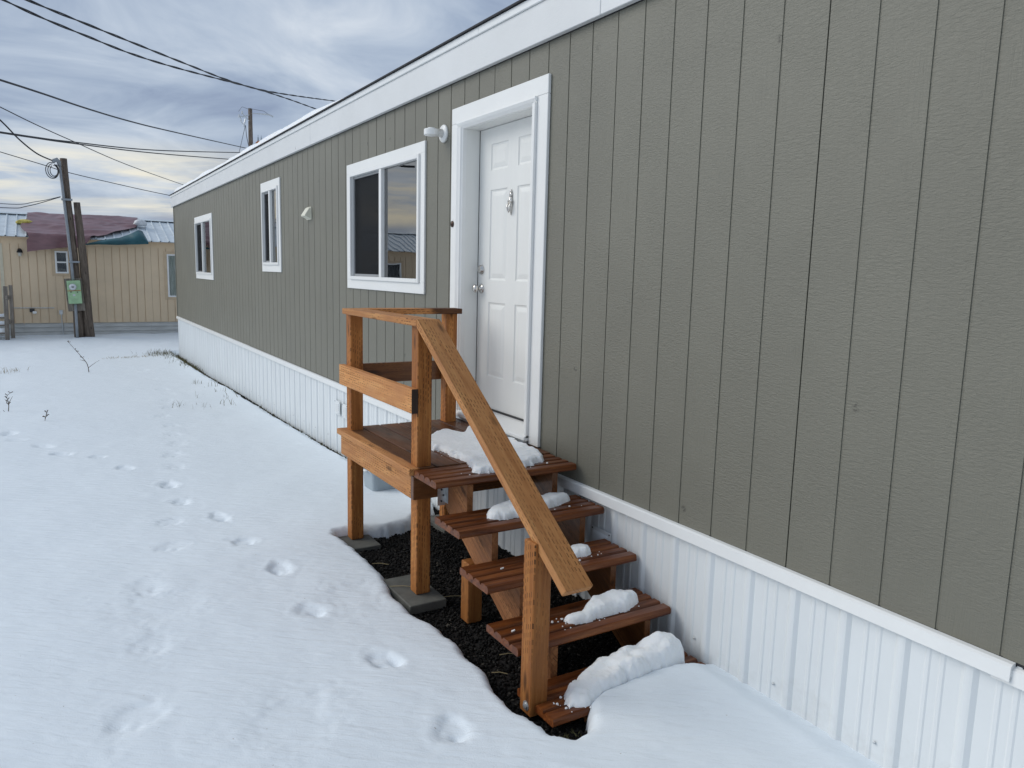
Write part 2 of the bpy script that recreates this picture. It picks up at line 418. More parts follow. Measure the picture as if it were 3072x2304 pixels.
def pdist(x, y, poly):
    """signed distance to polygon, positive inside"""
    d = np.full(x.shape, 1e9); ins = np.zeros(x.shape, bool)
    n = len(poly)
    for i in range(n):
        x0, y0 = poly[i]; x1, y1 = poly[(i+1) % n]
        ex, ey = x1-x0, y1-y0
        t = np.clip(((x-x0)*ex+(y-y0)*ey)/(ex*ex+ey*ey+1e-12), 0, 1)
        d = np.minimum(d, np.hypot(x-x0-t*ex, y-y0-t*ey))
        c = ((y0 > y) != (y1 > y)) & (x < (x1-x0)*(y-y0)/(y1-y0+1e-12)+x0)
        ins ^= c
    return np.where(ins, d, -d)

def grid_obj(name, xs, ys, Z, mat, mask=None):
    nx, ny = len(xs), len(ys)
    X, Y = np.meshgrid(xs, ys)
    co = np.stack([X.ravel(), Y.ravel(), Z.ravel()], 1).astype(np.float32)
    i = np.arange((ny-1)*(nx-1)); a = (i//(nx-1))*nx+i % (nx-1)
    q = np.stack([a, a+1, a+nx+1, a+nx], 1)
    if mask is not None:
        mk = mask.ravel(); q = q[mk[q].any(1)]
    me = bpy.data.meshes.new(name)
    me.vertices.add(len(co)); me.vertices.foreach_set('co', co.ravel())
    me.loops.add(q.size); me.loops.foreach_set('vertex_index', q.ravel().astype(np.int32))
    me.polygons.add(len(q)); me.polygons.foreach_set('loop_start', np.arange(0, q.size, 4, dtype=np.int32))
    me.update(calc_edges=True); me.shade_smooth()
    me.materials.append(M[mat])
    o = bpy.data.objects.new(name, me); col.objects.link(o)
    return o

# ------------------------------------------------------------------ ground and snow
GY = [-60, -3, 3, 6, 8.3, 11, 14, 18, 22.6, 24, 60, 500]
GZ = [.03, .0, -.01, -.10, -.15, -.19, -.26, -.29, -.25, -.27, -.3, -.3]
def gz(y): return np.interp(y, GY, GZ)

HOLE = [(-1.03, 3.08), (-1.0, 2.81), (-.98, 2.3), (-1.05, 2.06), (-1.06, 1.745), (-.995, 1.485), (-1.01, 1.185), (-1.02, .94), (-1.06, .70),
        (-1.035, .55), (-1.01, .41), (-.945, .335), (-.845, .345), (-.765, .43), (-.725, .50), (-.66, .545), (-.5, .555), (-.3, .56), (-.12, .55), (.3, .53),
        (.3, 3.75), (-.05, 3.62), (-.117, 3.46), (-.25, 3.34), (-.405, 3.22), (-.495, 3.16), (-.619, 3.12), (-.784, 3.17), (-.9, 3.21), (-.985, 3.20)]

TRA = [(-3.146, 8.469), (-3.045, 8.049), (-2.785, 7.582), (-2.623, 7.063), (-2.323, 6.734), (-2.117, 6.012), (-1.84, 5.164), (-1.825, 4.552),
       (-1.636, 3.937), (-1.611, 3.27), (-1.51, 2.70), (-1.51, 2.02), (-1.37, 1.30), (-1.331, .62)]
TRB = [(-1.129, 14.743), (-1.146, 13.26), (-1.126, 11.707), (-1.102, 10.986), (-1.218, 10.388), (-1.273, 9.614), (-1.451, 8.924), (-1.428, 8.236),
       (-1.485, 7.657), (-1.532, 7.051), (-1.638, 6.469), (-1.687, 5.873), (-1.966, 3.994), (-2.05, 3.39), (-2.252, 2.722), (-2.302, 1.991), (-2.45, 1.33)]

def axis_steps(segs):
    out = [segs[0][0]]
    for a, b, d0, d1 in segs:
        x = a
        while x < b-1e-6:
            t = (x-a)/(b-a); x += d0+(d1-d0)*t; out.append(min(x, b))
        out[-1] = b
    return np.array(out)
xs = axis_steps([(-400, -40, 60, 30), (-40, -8, 4, .6), (-8, -3.4, .4, .06), (-3.4, -2.75, .04, .016), (-2.75, .06, .0135, .0135), (.06, .5, .06, .2), (.5, 30, 1, 5), (30, 400, 30, 60)])
ys = axis_steps([(-400, -20, 60, 10), (-20, -1.6, 2, .06), (-1.6, 4.0, .014, .014), (4., 10., .014, .04), (10, 16, .04, .07), (16, 26, .07, .2), (26, 60, .5, 5), (60, 400, 10, 60)])
X, Y = np.meshgrid(xs, ys)
G = gz(Y)
hd = -pdist(X, Y, HOLE)                      # distance outside the melted patch
hd = hd+.028+fbm(X*7, Y*7, 5, 4)*.055+fbm(X*40, Y*40, 15, 2)*.012
und = fbm(X*.55, Y*.55, 21, 3)*.06+fbm(X*2.3, Y*1.6, 31, 3)*.022+fbm(X*9, Y*9, 41, 3)*.0035
far = np.clip((Y-16)/6, 0, 1)
T = .095+und*(1+far*.8)
# heaped snow in front of the bottom tread
T += .027*np.exp(-((X+.32)/.42)**2-((Y-.38)/.36)**2)
rad = .065
e = np.clip(hd/rad, 0, 1)
prof = np.sqrt(np.clip(1-(1-e)**2, 0, 1))
S = G+T*prof
S = np.where(hd <= .002, G-.05+np.clip(hd, -.03, 0), S)
# snow pulled back from the warm skirting: an open slot further along, a shallow dip near the camera
slot = np.interp(Y, [-3, .4, 3.6, 4.2, 9, 13, 17.5, 18.3, 19], [.0, .0, .02, .035, .05, .07, .10, .06, 0])*(1+1.6*fbm(Y*3, Y*0+.5, 77, 3))
inhouse = (Y < 18.5)
wd_ = -X-slot
sl = np.clip(wd_/.16, 0, 1)
dip = np.where(inhouse, sl*sl*(3-2*sl), 1.)
lowfac = np.interp(Y, [-3, .5, 3.8, 5, 18], [.72, .72, .5, .22, .1])
S = np.where(inhouse & (hd > .002), G+(S-G)*(lowfac+(1-lowfac)*dip), S)
S = np.where(inhouse & (wd_ < 0) & (slot > .012) & (X > -.25), np.minimum(S, G-.03), S)
# trodden prints
def prints(S, pts, depth, seed, ln=.15, wdt=.085, toes=True):
    rr = random.Random(seed)
    for i, (fx, fy) in enumerate(pts):
        a, b = pts[max(i-1, 0)], pts[min(i+1, len(pts)-1)]
        an = math.atan2(b[1]-a[1], b[0]-a[0])+rr.uniform(-.3, .3)
        cx, cy = fx, fy
        m = (abs(X-cx) < .45) & (abs(Y-cy) < .45)
        if not m.any(): continue
        dx = X[m]-cx; dy = Y[m]-cy
        u = dx*math.cos(an)+dy*math.sin(an); v = -dx*math.sin(an)+dy*math.cos(an)
        l = ln*rr.uniform(.8, 1.15); wv = wdt*rr.uniform(.85, 1.15); dp = depth*rr.uniform(.7, 1.2)
        wob = 1+1.1*fbm(dx*11+i, dy*11, seed, 3)
        d2 = np.sqrt((u/l)**2+(v/wv)**2)*wob
        dd = -dp*.62/(1+np.exp((d2-.9)*13.))-dp*.38*np.exp(-(d2/1.9)**2)
        dd += .16*dp*np.exp(-((d2-1.55)/.38)**2)
        dd *= 1+.3*fbm(dx*25, dy*25, seed+3, 2)
        dd += .007*fbm(dx*48, dy*48, seed+8, 3)*np.exp(-((d2-1.15)/.7)**2)
        if toes:
            for k in range(rr.choice((2, 3, 4))):
                tu = l*rr.uniform(.1, .7); tv = wv*rr.uniform(-.7, .7); tr = rr.uniform(.012, .022)
                dd -= dp*rr.uniform(.4, .8)*np.exp(-(((u-tu)/(tr*1.5))**2+((v-tv)/tr)**2))
        S[m] += dd
    return S
S = prints(S, TRA, .024, 3, ln=.105, wdt=.062)
S = prints(S, TRB, .011, 9, ln=.12, wdt=.09)
S = prints(S, [(-2.2, 2.45), (-1.25, 2.1), (-1.9, 1.0)], .008, 12, ln=.2, wdt=.16, toes=False)
S += fbm(X*45, Y*45, 61, 2)*.0015
tag(grid_obj('snow', xs, ys, S, 'snow'), 'smooth white snow cover with animal tracks over the yard', kind='structure')

gx = axis_steps([(-400, -10, 60, 20), (-10, 10, 2, 2), (10, 400, 20, 60)]); gy = axis_steps([(-400, -10, 60, 10), (-10, 26, 1, 1), (26, 400, 10, 60)])
GX, GYY = np.meshgrid(gx, gy)
tag(grid_obj('ground', gx, gy, gz(GYY)-.004, 'soil'), 'dark bare soil under the snow', kind='structure')

# gravel in the melted patch: countless small dark stones, one mesh
def gravel():
    rs = np.random.RandomState(4)
    px = rs.uniform(-1.12, .0, 26000); py = rs.uniform(.28, 3.8, 26000)
    d = pdist(px, py, HOLE)
    k = d > -.04; px, py = px[k], py[k]
    # a strip along the skirting as well
    sx = rs.uniform(-.11, .0, 2600); sy = rs.uniform(3.6, 13, 2600)
    px = np.r_[px, sx]; py = np.r_[py, sy]; n = len(px)
    t = (1+5**.5)/2
    iv = np.array([(-1, t, 0), (1, t, 0), (-1, -t, 0), (1, -t, 0), (0, -1, t), (0, 1, t), (0, -1, -t), (0, 1, -t), (t, 0, -1), (t, 0, 1), (-t, 0, -1), (-t, 0, 1)])/1.9
    fi = np.array([(0, 11, 5), (0, 5, 1), (0, 1, 7), (0, 7, 10), (0, 10, 11), (1, 5, 9), (5, 11, 4), (11, 10, 2), (10, 7, 6), (7, 1, 8), (3, 9, 4), (3, 4, 2), (3, 2, 6), (3, 6, 8), (3, 8, 9), (4, 9, 5), (2, 4, 11), (6, 2, 10), (8, 6, 7), (9, 8, 1)])
    sz = rs.uniform(.004, .0095, (n, 1, 1))*np.where(rs.rand(n, 1, 1) < .06, 1.6, 1)
    v = iv[None]*rs.uniform(.7, 1.25, (n, 12, 1))*np.stack([rs.uniform(.7, 1.4, n), rs.uniform(.7, 1.4, n), rs.uniform(.5, .9, n)], 1)[:, None, :]*sz
    an = rs.uniform(0, 6.28, n); c, s_ = np.cos(an)[:, None], np.sin(an)[:, None]
    vx = v[:, :, 0]*c-v[:, :, 1]*s_; vy = v[:, :, 0]*s_+v[:, :, 1]*c
    co = np.stack([vx+px[:, None], vy+py[:, None], v[:, :, 2]+(gz(py)+rs.uniform(-.002, .008, n))[:, None]], 2).reshape(-1, 3).astype(np.float32)
    q = (fi[None]+(np.arange(n)*12)[:, None, None]).reshape(-1, 3).astype(np.int32)
    me = bpy.data.meshes.new('gravel'); me.vertices.add(len(co)); me.vertices.foreach_set('co', co.ravel())
    me.loops.add(q.size); me.loops.foreach_set('vertex_index', q.ravel()); me.polygons.add(len(q))
    me.polygons.foreach_set('loop_start', np.arange(0, q.size, 3, dtype=np.int32)); me.update(calc_edges=True)
    me.materials.append(M['gravel']); o = bpy.data.objects.new('gravel', me); col.objects.link(o)
    tag(o, 'small dark wet gravel under the wooden steps', 'gravel', kind='stuff')
gravel()

# ------------------------------------------------------------------ the mobile home
YN, YF = -3.6, 18.25          # near and far end of the long wall
ZS, ZE = .700, 3.32           # siding bottom and top
home = empty('mobile_home', (0, 0, 0), 'long sage green mobile home with white trim, door and corrugated white skirting', 'mobile home')
GS = .2180; GOFF = .1387      # groove spacing and position of the joint groove
openings = [(2.215, 3.20, .80, 2.985), (3.945, 5.58, 1.85, 2.84), (8.45, 9.27, 1.985, 2.965), (13.35, 15.05, 1.79, 2.78)]

def siding_panel(j):
    """one 6-groove sheet; sheet j spans joints j .. j+1, split at its grooves and round the openings"""
    y0 = GOFF+6*GS*j; y1 = y0+6*GS
    main = MB()
    segs = []                                           # (ya, yb, x) surface strips
    gw = .0115
    ys_ = [y0+.0022]
    jw = .0032
    cur = y0+jw
    for k in range(1, 6):
        c = y0+k*GS
        segs.append((cur, c-gw/2, 0.)); segs.append((c-gw/2, c+gw/2, .0038)); cur = c+gw/2
    segs.append((cur, y1-jw, 0.))
    cuts = sorted({v for o in openings for v in o[:2]})
    strips = []
    for a, b, x in segs:
        a, b = max(a, YN), min(b, YF)
        if b-a < 1e-4: continue
        pts = [a]+[c for c in cuts if a < c < b]+[b]
        for p, q in zip(pts, pts[1:]): strips.append((p, q, x))
    def zints(y):
        iv = [(ZS, ZE)]
        for oy0, oy1, oz0, oz1 in openings:
            if oy0 < y < oy1:
                nv = []
                for a, b in iv:
                    if oz0 > a: nv.append((a, min(b, oz0)))
                    if oz1 < b: nv.append((max(a, oz1), b))
                iv = nv
        return iv
    whole = any(o[0] < strips[0][0] and o[1] > strips[-1][1] for o in openings) if strips else False
    low = MB()
    for a, b, x in strips:
        for z0, z1 in zints((a+b)/2):
            if z1-z0 < .002: continue
            mb = low if whole and z0 == ZS else main
            mb.quad((x, b, z0), (x, a, z0), (x, a, z1), (x, b, z1))
            if x == 0.:
                for yy in (a, b):
                    mb.quad((x, yy, z0), (.012, yy, z0), (.012, yy, z1), (x, yy, z1))
                mb.quad((x, a, z0), (x, b, z0), (.012, b, z0), (.012, a, z0))
    for mb in (main, low):
        if mb.v: mb.build('siding_panel', 'siding', home)
for j in range(-3, 14):
    siding_panel(j)
# sheathing and end walls behind the panels, with the openings left free
mb = MB()
ycuts = sorted({YN, YF} | {v for o in openings for v in o[:2]})
for a, b in zip(ycuts, ycuts[1:]):
    zl = [(ZS-.02, ZE)]
    for o in openings:
        if o[0] < (a+b)/2 < o[1]:
            zl = [(ZS-.02, o[2]), (o[3], ZE)]
    for z0, z1 in zl: mb.box(.0125, .10, a, b, z0, z1)
mb.box(.10, 4.26, YF-.1, YF-.002, ZS, ZE+.2); mb.box(.10, 4.26, YN, YN+.1, ZS, ZE+.2); mb.box(4.16, 4.26, YN+.1, YF-.1, ZS, ZE)
mb.build('wall', 'siding', home)
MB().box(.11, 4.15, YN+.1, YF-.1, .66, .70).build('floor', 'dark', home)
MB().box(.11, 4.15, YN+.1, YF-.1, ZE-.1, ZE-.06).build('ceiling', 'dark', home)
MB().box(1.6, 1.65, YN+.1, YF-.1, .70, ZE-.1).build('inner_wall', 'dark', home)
MB().box(-.012, .0, YF-.05, YF+.004, ZS, ZE).build('corner_trim', 'siding', home)

# roof with bare dark edge, snow lying further in
roof = MB().prism([(-.075, YN-.1, 3.578), (-.075, YN-.1, 3.588), (2.13, YN-.1, 4.03), (4.35, YN-.1, 3.588), (4.35, YN-.1, 3.578), (2.13, YN-.1, 3.99)], (0, YF-YN+.3, 0)).build('roof', 'shingle', home)
def roof_snow():
    xs = np.array([.02, .022, .035, .06, .10, .16, .3, .6, 1.2, 2.13, 3.2, 4.2]); ys = np.arange(YN, YF+.18, .06)
    X, Y = np.meshgrid(xs, ys)
    edge = fbm(Y*1.7, Y*0, 5, 4)*.06+fbm(Y*.4, Y*0, 8, 2)*.05
    back = np.interp(Y, [YN, 5.6, 6.4, 7.4, 20], [.75, .75, .14, .03, .0])
    Xs = X+(edge+back)*np.clip((1.2-X)/1.2, 0, 1)
    rz = np.where(Xs < 2.13, 3.60+(Xs+.075)*.195, 4.03-(Xs-2.13)*.194)
    t = np.clip((X-.02)/.20, 0, 1); Th = (.15+fbm(Y*1.1, X*1.5, 4, 3)*.10)*np.sqrt(np.clip(1-(1-t)**2, 0, 1))
    endf = np.clip((YF+.12-Y)/.12, 0, 1)
    Z = rz+Th*np.sqrt(endf)+.002
    nx, ny = len(xs), len(ys)
    mb = MB(); mb.v = [tuple(p) for p in np.stack([Xs.ravel(), Y.ravel(), Z.ravel()], 1)]
    mb.f = [(i*nx+k, i*nx+k+1, (i+1)*nx+k+1, (i+1)*nx+k) for i in range(ny-1) for k in range(nx-1)]
    o = mb.build('snow_layer', 'snowp', roof, smooth=True)
    o['label'] = 'white snow lying along the roof edge'
roof_snow()
# fascia boards butted end to end, and the metal drip flashing above them
fj = [YN-.1, 1.555, 6.87, 12.2, YF+.1]
for a, b in zip(fj, fj[1:]):
    MB().box(-.042, -.006, a+.0015, b-.0015, 3.304, 3.528).build('fascia_board', 'fascia', home, bevel=.003)
for a, b in ((YN-.1, 2.9), (2.9, 9.0), (9.0, YF+.115)):
    MB().box(-.056, -.0, a+.001, b-.001, 3.529, 3.577).build('drip_flashing', 'flash', home, bevel=.003)
MB().box(-.042, .6, YF+.1, YF+.13, 3.304, 3.528).build('fascia_board', 'fascia', home)
MB().box(-.006, .0125, YN, YF, 3.30, 3.32).build('fascia_shadow_strip', 'black', home)  # black strip paints the shadow gap under the fascia

# door -------------------------------------------------------------
DX = .125
door = None
def build_door():
    global door
    y0, y1, z0, z1 = 2.245, 3.172, .915, 2.948
    cols_ = [(2.395, 2.633), (2.767, 3.005)]; rows_ = [(1.16, 1.708), (1.87, 2.515), (2.65, 2.836)]
    yl = sorted({y0, y1} | {v for c in cols_ for v in c}); zl = sorted({z0, z1} | {v for r in rows_ for v in r})
    mb = MB()
    def ring(a, b):
        (ya, yb, za, zb, xa), (yc, yd, zc, zd, xb) = a, b
        A = [(xa, ya, za), (xa, yb, za), (xa, yb, zb), (xa, ya, zb)]; B = [(xb, yc, zc), (xb, yd, zc), (xb, yd, zd), (xb, yc, zd)]
        for i in range(4): mb.quad(A[i], A[(i+1) % 4], B[(i+1) % 4], B[i])
    for a, b in zip(yl, yl[1:]):
        for c, d in zip(zl, zl[1:]):
            if (a, b) in cols_ and (c, d) in rows_:
                def ins(k, x): return (a+k, b-k, c+k, d-k, x)
                st = [ins(0, DX), ins(.006, DX+.007), ins(.016, DX+.009), ins(.026, DX+.006), ins(.048, DX+.001)]
                for s_, t_ in zip(st, st[1:]): ring(s_, t_)
                yy0, yy1, zz0, zz1, x = st[-1]
                mb.quad((x, yy0, zz0), (x, yy1, zz0), (x, yy1, zz1), (x, yy0, zz1))
            else:
                mb.quad((DX, a, c), (DX, b, c), (DX, b, d), (DX, a, d))
    mb.box(DX+.012, DX+.04, y0, y1, z0, z1)
    for (ya, yb, za, zb) in ((y0, y0, z0, z1), (y1, y1, z0, z1)):
        mb.quad((DX, ya, za), (DX+.012, ya, za), (DX+.012, yb, zb), (DX, yb, zb))
    door = mb.build('door', 'door', home)
    door['label'] = 'white six-panel front door with brushed nickel hardware'
    k = MB(); k.lathe((DX, 3.112, 1.805), (-1, 0, 0), [(.036, 0), (.036, .004), (.028, .010), (.014, .013), (.013, .034), (.021, .038), (.029, .050), (.029, .062), (.022, .071), (.010, .074)], 24)
    k.build('door_knob', 'nickel', door, smooth=True)
    k = MB(); k.lathe((DX, 3.112, 1.945), (-1, 0, 0), [(.036, 0), (.036, .006), (.026, .022), (.024, .026), (.014, .027), (.005, .027)], 24)
    k.build('deadbolt', 'nickel', door, smooth=False)
    k = MB()
    k.lathe((DX, 2.705, 2.462), (-1, 0, 0), [(.016, 0), (.016, .010), (.011, .016), (.004, .017)], 16)
    k.tube([(DX-.005, 2.705, 2.497), (DX-.008, 2.705, 2.478)], [.002, .010], 10)
    k.tube([(DX-.006, 2.705, 2.45), (DX-.008, 2.705, 2.42), (DX-.006, 2.705, 2.36), (DX-.004, 2.705, 2.322)], [.012, .016, .009, .002], 10)
    k.tube([(DX-.012, 2.722, 2.415), (DX-.028, 2.722, 2.38), (DX-.026, 2.712, 2.348), (DX-.024, 2.705, 2.343), (DX-.026, 2.698, 2.348), (DX-.028, 2.688, 2.38), (DX-.012, 2.688, 2.415)], .006, 8)
    k.lathe((DX-.012, 2.73, 2.417), (0, -1, 0), [(.008, 0), (.008, .05)], 10)
    k.build('door_knocker', 'nickel', door, smooth=True)
build_door()
# frame: jambs, brick mould, casing boards, sill
fr = MB(); fr.box(0.012, .17, 3.175, 3.20, .86, 2.985); fr.box(.012, .17, 2.215, 2.242, .86, 2.985); fr.box(.012, .17, 2.242, 3.175, 2.951, 2.985)
fr.box(DX+.041, .17, 2.242, 3.175, .86, 2.951)
frame = fr.build('door_frame', 'door', home)
MB().box(DX-.004, DX+.0, 3.1725, 3.1748, .915, 2.95).build('weather_strip', 'black', frame)
cas = .022
MB().box(-cas, -.0005, 3.235, 3.349, .822, 2.999).build('casing', 'trim', frame, bevel=.003)
MB().box(-cas, -.0005, 2.066, 2.180, .822, 2.999).build('casing', 'trim', frame, bevel=.003)
MB().box(-cas, -.0005, 2.066, 3.349, 3.000, 3.112).build('casing', 'trim', frame, bevel=.003)
def mould(pts):
    return pts
MB().prism([(.012, 3.234, .862), (-.042, 3.234, .862), (-.044, 3.222, .862), (-.034, 3.200, .862), (-.032, 3.190, .862), (-.022, 3.184, .862), (-.016, 3.176, .862), (.012, 3.176, .862)], (0, 0, 2.1)).build('brick_mould', 'white', frame)
MB().prism([(.012, 2.181, .862), (-.042, 2.181, .862), (-.044, 2.193, .862), (-.034, 2.215, .862), (-.032, 2.225, .862), (-.022, 2.231, .862), (-.016, 2.241, .862), (.012, 2.241, .862)], (0, 0, 2.1)).build('brick_mould', 'white', frame)
MB().prism([(.012, 2.181, 2.999), (-.042, 2.181, 2.999), (-.044, 2.181, 2.988), (-.034, 2.181, 2.972), (-.022, 2.181, 2.960), (-.016, 2.181, 2.953), (.012, 2.181, 2.953)], (0, 1.053, 0)).build('brick_mould', 'white', frame)
sill = MB().prism([(DX+.03, 2.181, .865), (DX-.0, 2.181, .908), (DX-.02, 2.181, .905), (-.050, 2.181, .872), (-.056, 2.181, .864), (-.056, 2.181, .845), (-.040, 2.181, .840), (DX+.03, 2.181, .840)], (0, 1.053, 0)).build('door_sill', 'white', frame, bevel=.002)
MB().box(-.046, .11, 2.19, 3.225, .822, .8395).build('sill_support', 'galv', frame)
MB().box(DX-.008, DX+.0, 2.245, 3.17, .909, .922).build('door_sweep', 'black', frame)
bell = MB(); bell.lathe((-cas, 3.318, 2.279), (-1, 0, 0), [(.024, 0), (.023, .006), (.018, .010), (.008, .010), (.007, .014), (.003, .014)], 18)
bell.build('door_bell', plain('bronze', (.06, .035, .025), .35, metal=.6), home, smooth=True)

# windows ----------------------------------------------------------
def window(oy0, oy1, oz0, oz1, cy0, cy1, cz0, cz1, ymul, lab, curtain=True):
    """o*: opening; c*: casing outer edge; vinyl frame stands proud of the casing"""
    fy0, fy1, fz0, fz1 = oy0-.025, oy1+.025, oz0-.025, oz1+.025
    xf = -.036; t = .034
    mb = MB()
    for (a, b, c, d) in ((fy0, fy0+t, fz0, fz1), (fy1-t, fy1, fz0, fz1), (fy0+t, fy1-t, fz0, fz0+t), (fy0+t, fy1-t, fz1-t, fz1)):
        mb.box(xf, .07, a, b, c, d)
    mb.box(xf+.006, .05, ymul-.028, ymul+.028, fz0+t, fz1-t)
    win = mb.build('window', 'white', home, bevel=.003)
    win['label'] = lab
    c = -.018
    MB().box(c, -.0005, cy0, cy1, fz1+.0005, cz1).build('casing', 'trim', win, bevel=.002)
    MB().box(c, -.0005, cy0, cy1, cz0, fz0-.0005).build('casing', 'trim', win, bevel=.002)
    MB().box(c, -.0005, cy0, fy0-.0005, fz0, fz1).build('casing', 'trim', win, bevel=.002)
    MB().box(c, -.0005, fy1+.0005, cy1, fz0, fz1).build('casing', 'trim', win, bevel=.002)
    # sliding sash with insect screen on the far half, fixed pane on the near half
    s = MB(); a, b, z0, z1 = ymul+.029, fy1-t-.001, fz0+t+.001, fz1-t-.001
    for (p, q, m_, n_) in ((a, a+.022, z0, z1), (b-.022, b, z0, z1), (a+.022, b-.022, z0, z0+.022), (a+.022, b-.022, z1-.022, z1)):
        s.box(.0, .02, p, q, m_, n_)
    s.build('sash', plain('grey_sash_'+str(len(bpy.data.materials)), (.30, .31, .32), .5), win)
    MB().box(.022, .026, a, b, z0, z1).build('pane', 'glass', win)
    MB().box(.010, .0115, a+.02, b-.02, z0+.02, z1-.02).build('insect_screen', M['meshscreen'], win)
    MB().box(.004, .008, fy0+t+.001, ymul-.029, z0, z1).build('pane', 'glass', win)
    if curtain:
        n = 60; cb = MB()
        pts = []
        for i in range(n+1):
            u = i/n; y = a+(b-a)*u
            pts.append((.075+.02*math.sin(u*34)+.012*math.sin(u*71+1), y))
        for (x0_, y0_), (x1_, y1_) in zip(pts, pts[1:]):
            cb.quad((x0_, y0_, oz0-.05), (x1_, y1_, oz0-.05), (x1_, y1_, oz1+.05), (x0_, y0_, oz1+.05))
        cb.build('curtain', 'curtain', win, smooth=True, weld=True)
ms = bpy.data.materials.new('mesh_screen'); ms.use_nodes = True; mnt = ms.node_tree; mnt.nodes.clear()
_tr = node(mnt, 'ShaderNodeBsdfTransparent', None, Color=(.75, .75, .75, 1)); _df = node(mnt, 'ShaderNodeBsdfDiffuse', None, Color=(.05, .052, .055, 1))
node(mnt, 'ShaderNodeOutputMaterial', None, Surface=node(mnt, 'ShaderNodeMixShader', None, i0=.42, i1=_tr.outputs[0], i2=_df.outputs[0]).outputs[0])
M['meshscreen'] = ms
window(3.945, 5.58, 1.85, 2.84, 3.836, 5.715, 1.736, 2.957, 4.78, 'large sliding window beside the door, its fixed pane mirroring the sky')
window(8.45, 9.27, 1.985, 2.965, 8.345, 9.375, 1.866, 3.09, 8.86, 'narrow tall sliding window between the dryer vent and the far window', curtain=False)
window(13.35, 15.05, 1.79, 2.78, 13.24, 15.16, 1.668, 2.902, 14.28, 'sliding window nearest the far end of the home', curtain=False)

# round wall light beside the door
lt = MB(); lt.lathe((0, 3.515, 2.965), (-1, 0, 0), [(.066, 0), (.066, .012), (.060, .020), (.030, .024), (.026, .03)], 28)
light = lt.build('wall_light', 'white', home, smooth=True)
MB().tube([(-.02, 3.515, 2.965), (-.07, 3.515, 2.968), (-.075, 3.515, 2.972)], [.034, .026, .030], 14).build('arm', 'white', light, smooth=True)
lt = MB(); lt.lathe((-.112, 3.515, 2.940), (0, 0, 1), [(.020, -.006), (.050, 0), (.056, .004), (.056, .040), (.052, .046), (.030, .048), (.025, .056), (.008, .058)], 28); lt.build('lamp_head', 'white', light, smooth=False)
# dryer vent hood
vb = MB(); vb.box(-.012, 0, 6.985, 7.165, 2.487, 2.632)
vent = vb.build('vent_hood', 'cream', home, bevel=.004)
MB().prism([(-.0125, 6.995, 2.622), (-.025, 6.995, 2.622), (-.078, 6.995, 2.540), (-.078, 6.995, 2.526), (-.045, 6.995, 2.512), (-.0125, 6.995, 2.495)], (0, .16, 0)).build('cowl', 'cream', vent, bevel=.003)

# corrugated steel skirting: sheets of four ribs, each a part
RP = .2427; RO = 1.055
def skirt_sheet(i):
    y1 = RO+RP*4*(i+1)-.03; y0 = y1-RP*4
    if y0 > YF or y1 < YN: return
    prof = []
    for k in range(4):
        c = y0+RP*k+.03
        prof += [(c-.03, .004), (c-.014, -.008), (c-.005, -.0095), (c+.005, -.0095), (c+.014, -.008), (c+.03, .004), (c+.083, .004), (c+.089, .0005), (c+.101, .0005), (c+.107, .004), (c+.136, .004), (c+.142, .0005), (c+.154, .0005), (c+.160, .004)]
    prof += [(y1, .004)]
    mb = MB(); pr = [(min(y, YF), x) for y, x in prof if y < YF+.05]
    for (a, xa), (b, xb) in zip(pr, pr[1:]):
        if b-a < 1e-5: continue
        mb.quad((xa, a, -.45), (xb, b, -.45), (xb, b, .69), (xa, a, .69))
    o = mb.build('skirting_sheet', 'skirt', home, weld=True)
    # screw heads near the foot of the sheet
    for yy in (y0+.1, y0+.585):
        zz = float(gz(np.array(yy)))+.16
        s = MB(); s.lathe((.0, yy, zz), (-1, 0, 0), [(.006, 0), (.006, .004), (.003, .006)], 8); s.build('screw', 'galv', o)
for i in range(-6, 19):
    skirt_sheet(i)
MB().box(.02, .03, YF-.01, YF, -.45, .69).box(.0, 4.26, YF-.012, YF-.001, -.45, .70).build('skirting_end', 'skirt', home)
def trim_piece(y0, y1, dx, dz):
    MB().prism([(-.0005, y0, .699+dz), (-.020+dx, y0, .697+dz), (-.030+dx, y0, .690+dz), (-.034+dx, y0, .640+dz), (-.030+dx, y0, .638+dz), (-.026+dx, y0, .655+dz), (-.0005, y0, .66+dz)], (0, y1-y0, 0)).build('skirting_trim', 'flash', home)
for a, b, dx, dz in ((YN, -.72, .010, -.012), (-.78, 4.85, 0, 0), (4.8, 10.45, .005, -.004), (10.4, YF+.02, .002, -.001)):
    trim_piece(a, b, dx, dz)
MB().box(.002, .012, YN, YF, .685, .7005).build('trim_shade_strip', 'black', home)  # black strip stands in for the shading above the skirting trim
def skirt_vent(y0, y1, z0, z1):
    o = MB().box(-.020, -.016, y0, y1, z0, z1).build('skirting_vent', 'skirt', home, bevel=.0015)
    n = 6
    for k in range(n):
        z = z0+.02+(z1-z0-.04)*(k+.5)/n
        MB().prism([(-.0205, y0+.022, z-.006), (-.030, y0+.022, z-.007), (-.0205, y0+.022, z+.006)], (0, y1-y0-.044, 0)).build('louvre', 'skirt', o)
    for yy in (y0+.01, y1-.01):
        s = MB(); s.lathe((-.020, yy, z1-.012), (-1, 0, 0), [(.005, 0), (.004, .003)], 8); s.build('screw', 'black', o)
skirt_vent(1.30, 1.475, .36, .487); skirt_vent(5.98, 6.15, .345, .50); skirt_vent(5.74, 5.91, .345, .50)
# straps of flat bare sheet where two skirting sheets lap behind the steps
MB().box(-.0175, -.0165, 1.60, 1.66, -.05, .64).build('lap_strip', 'flash', home)

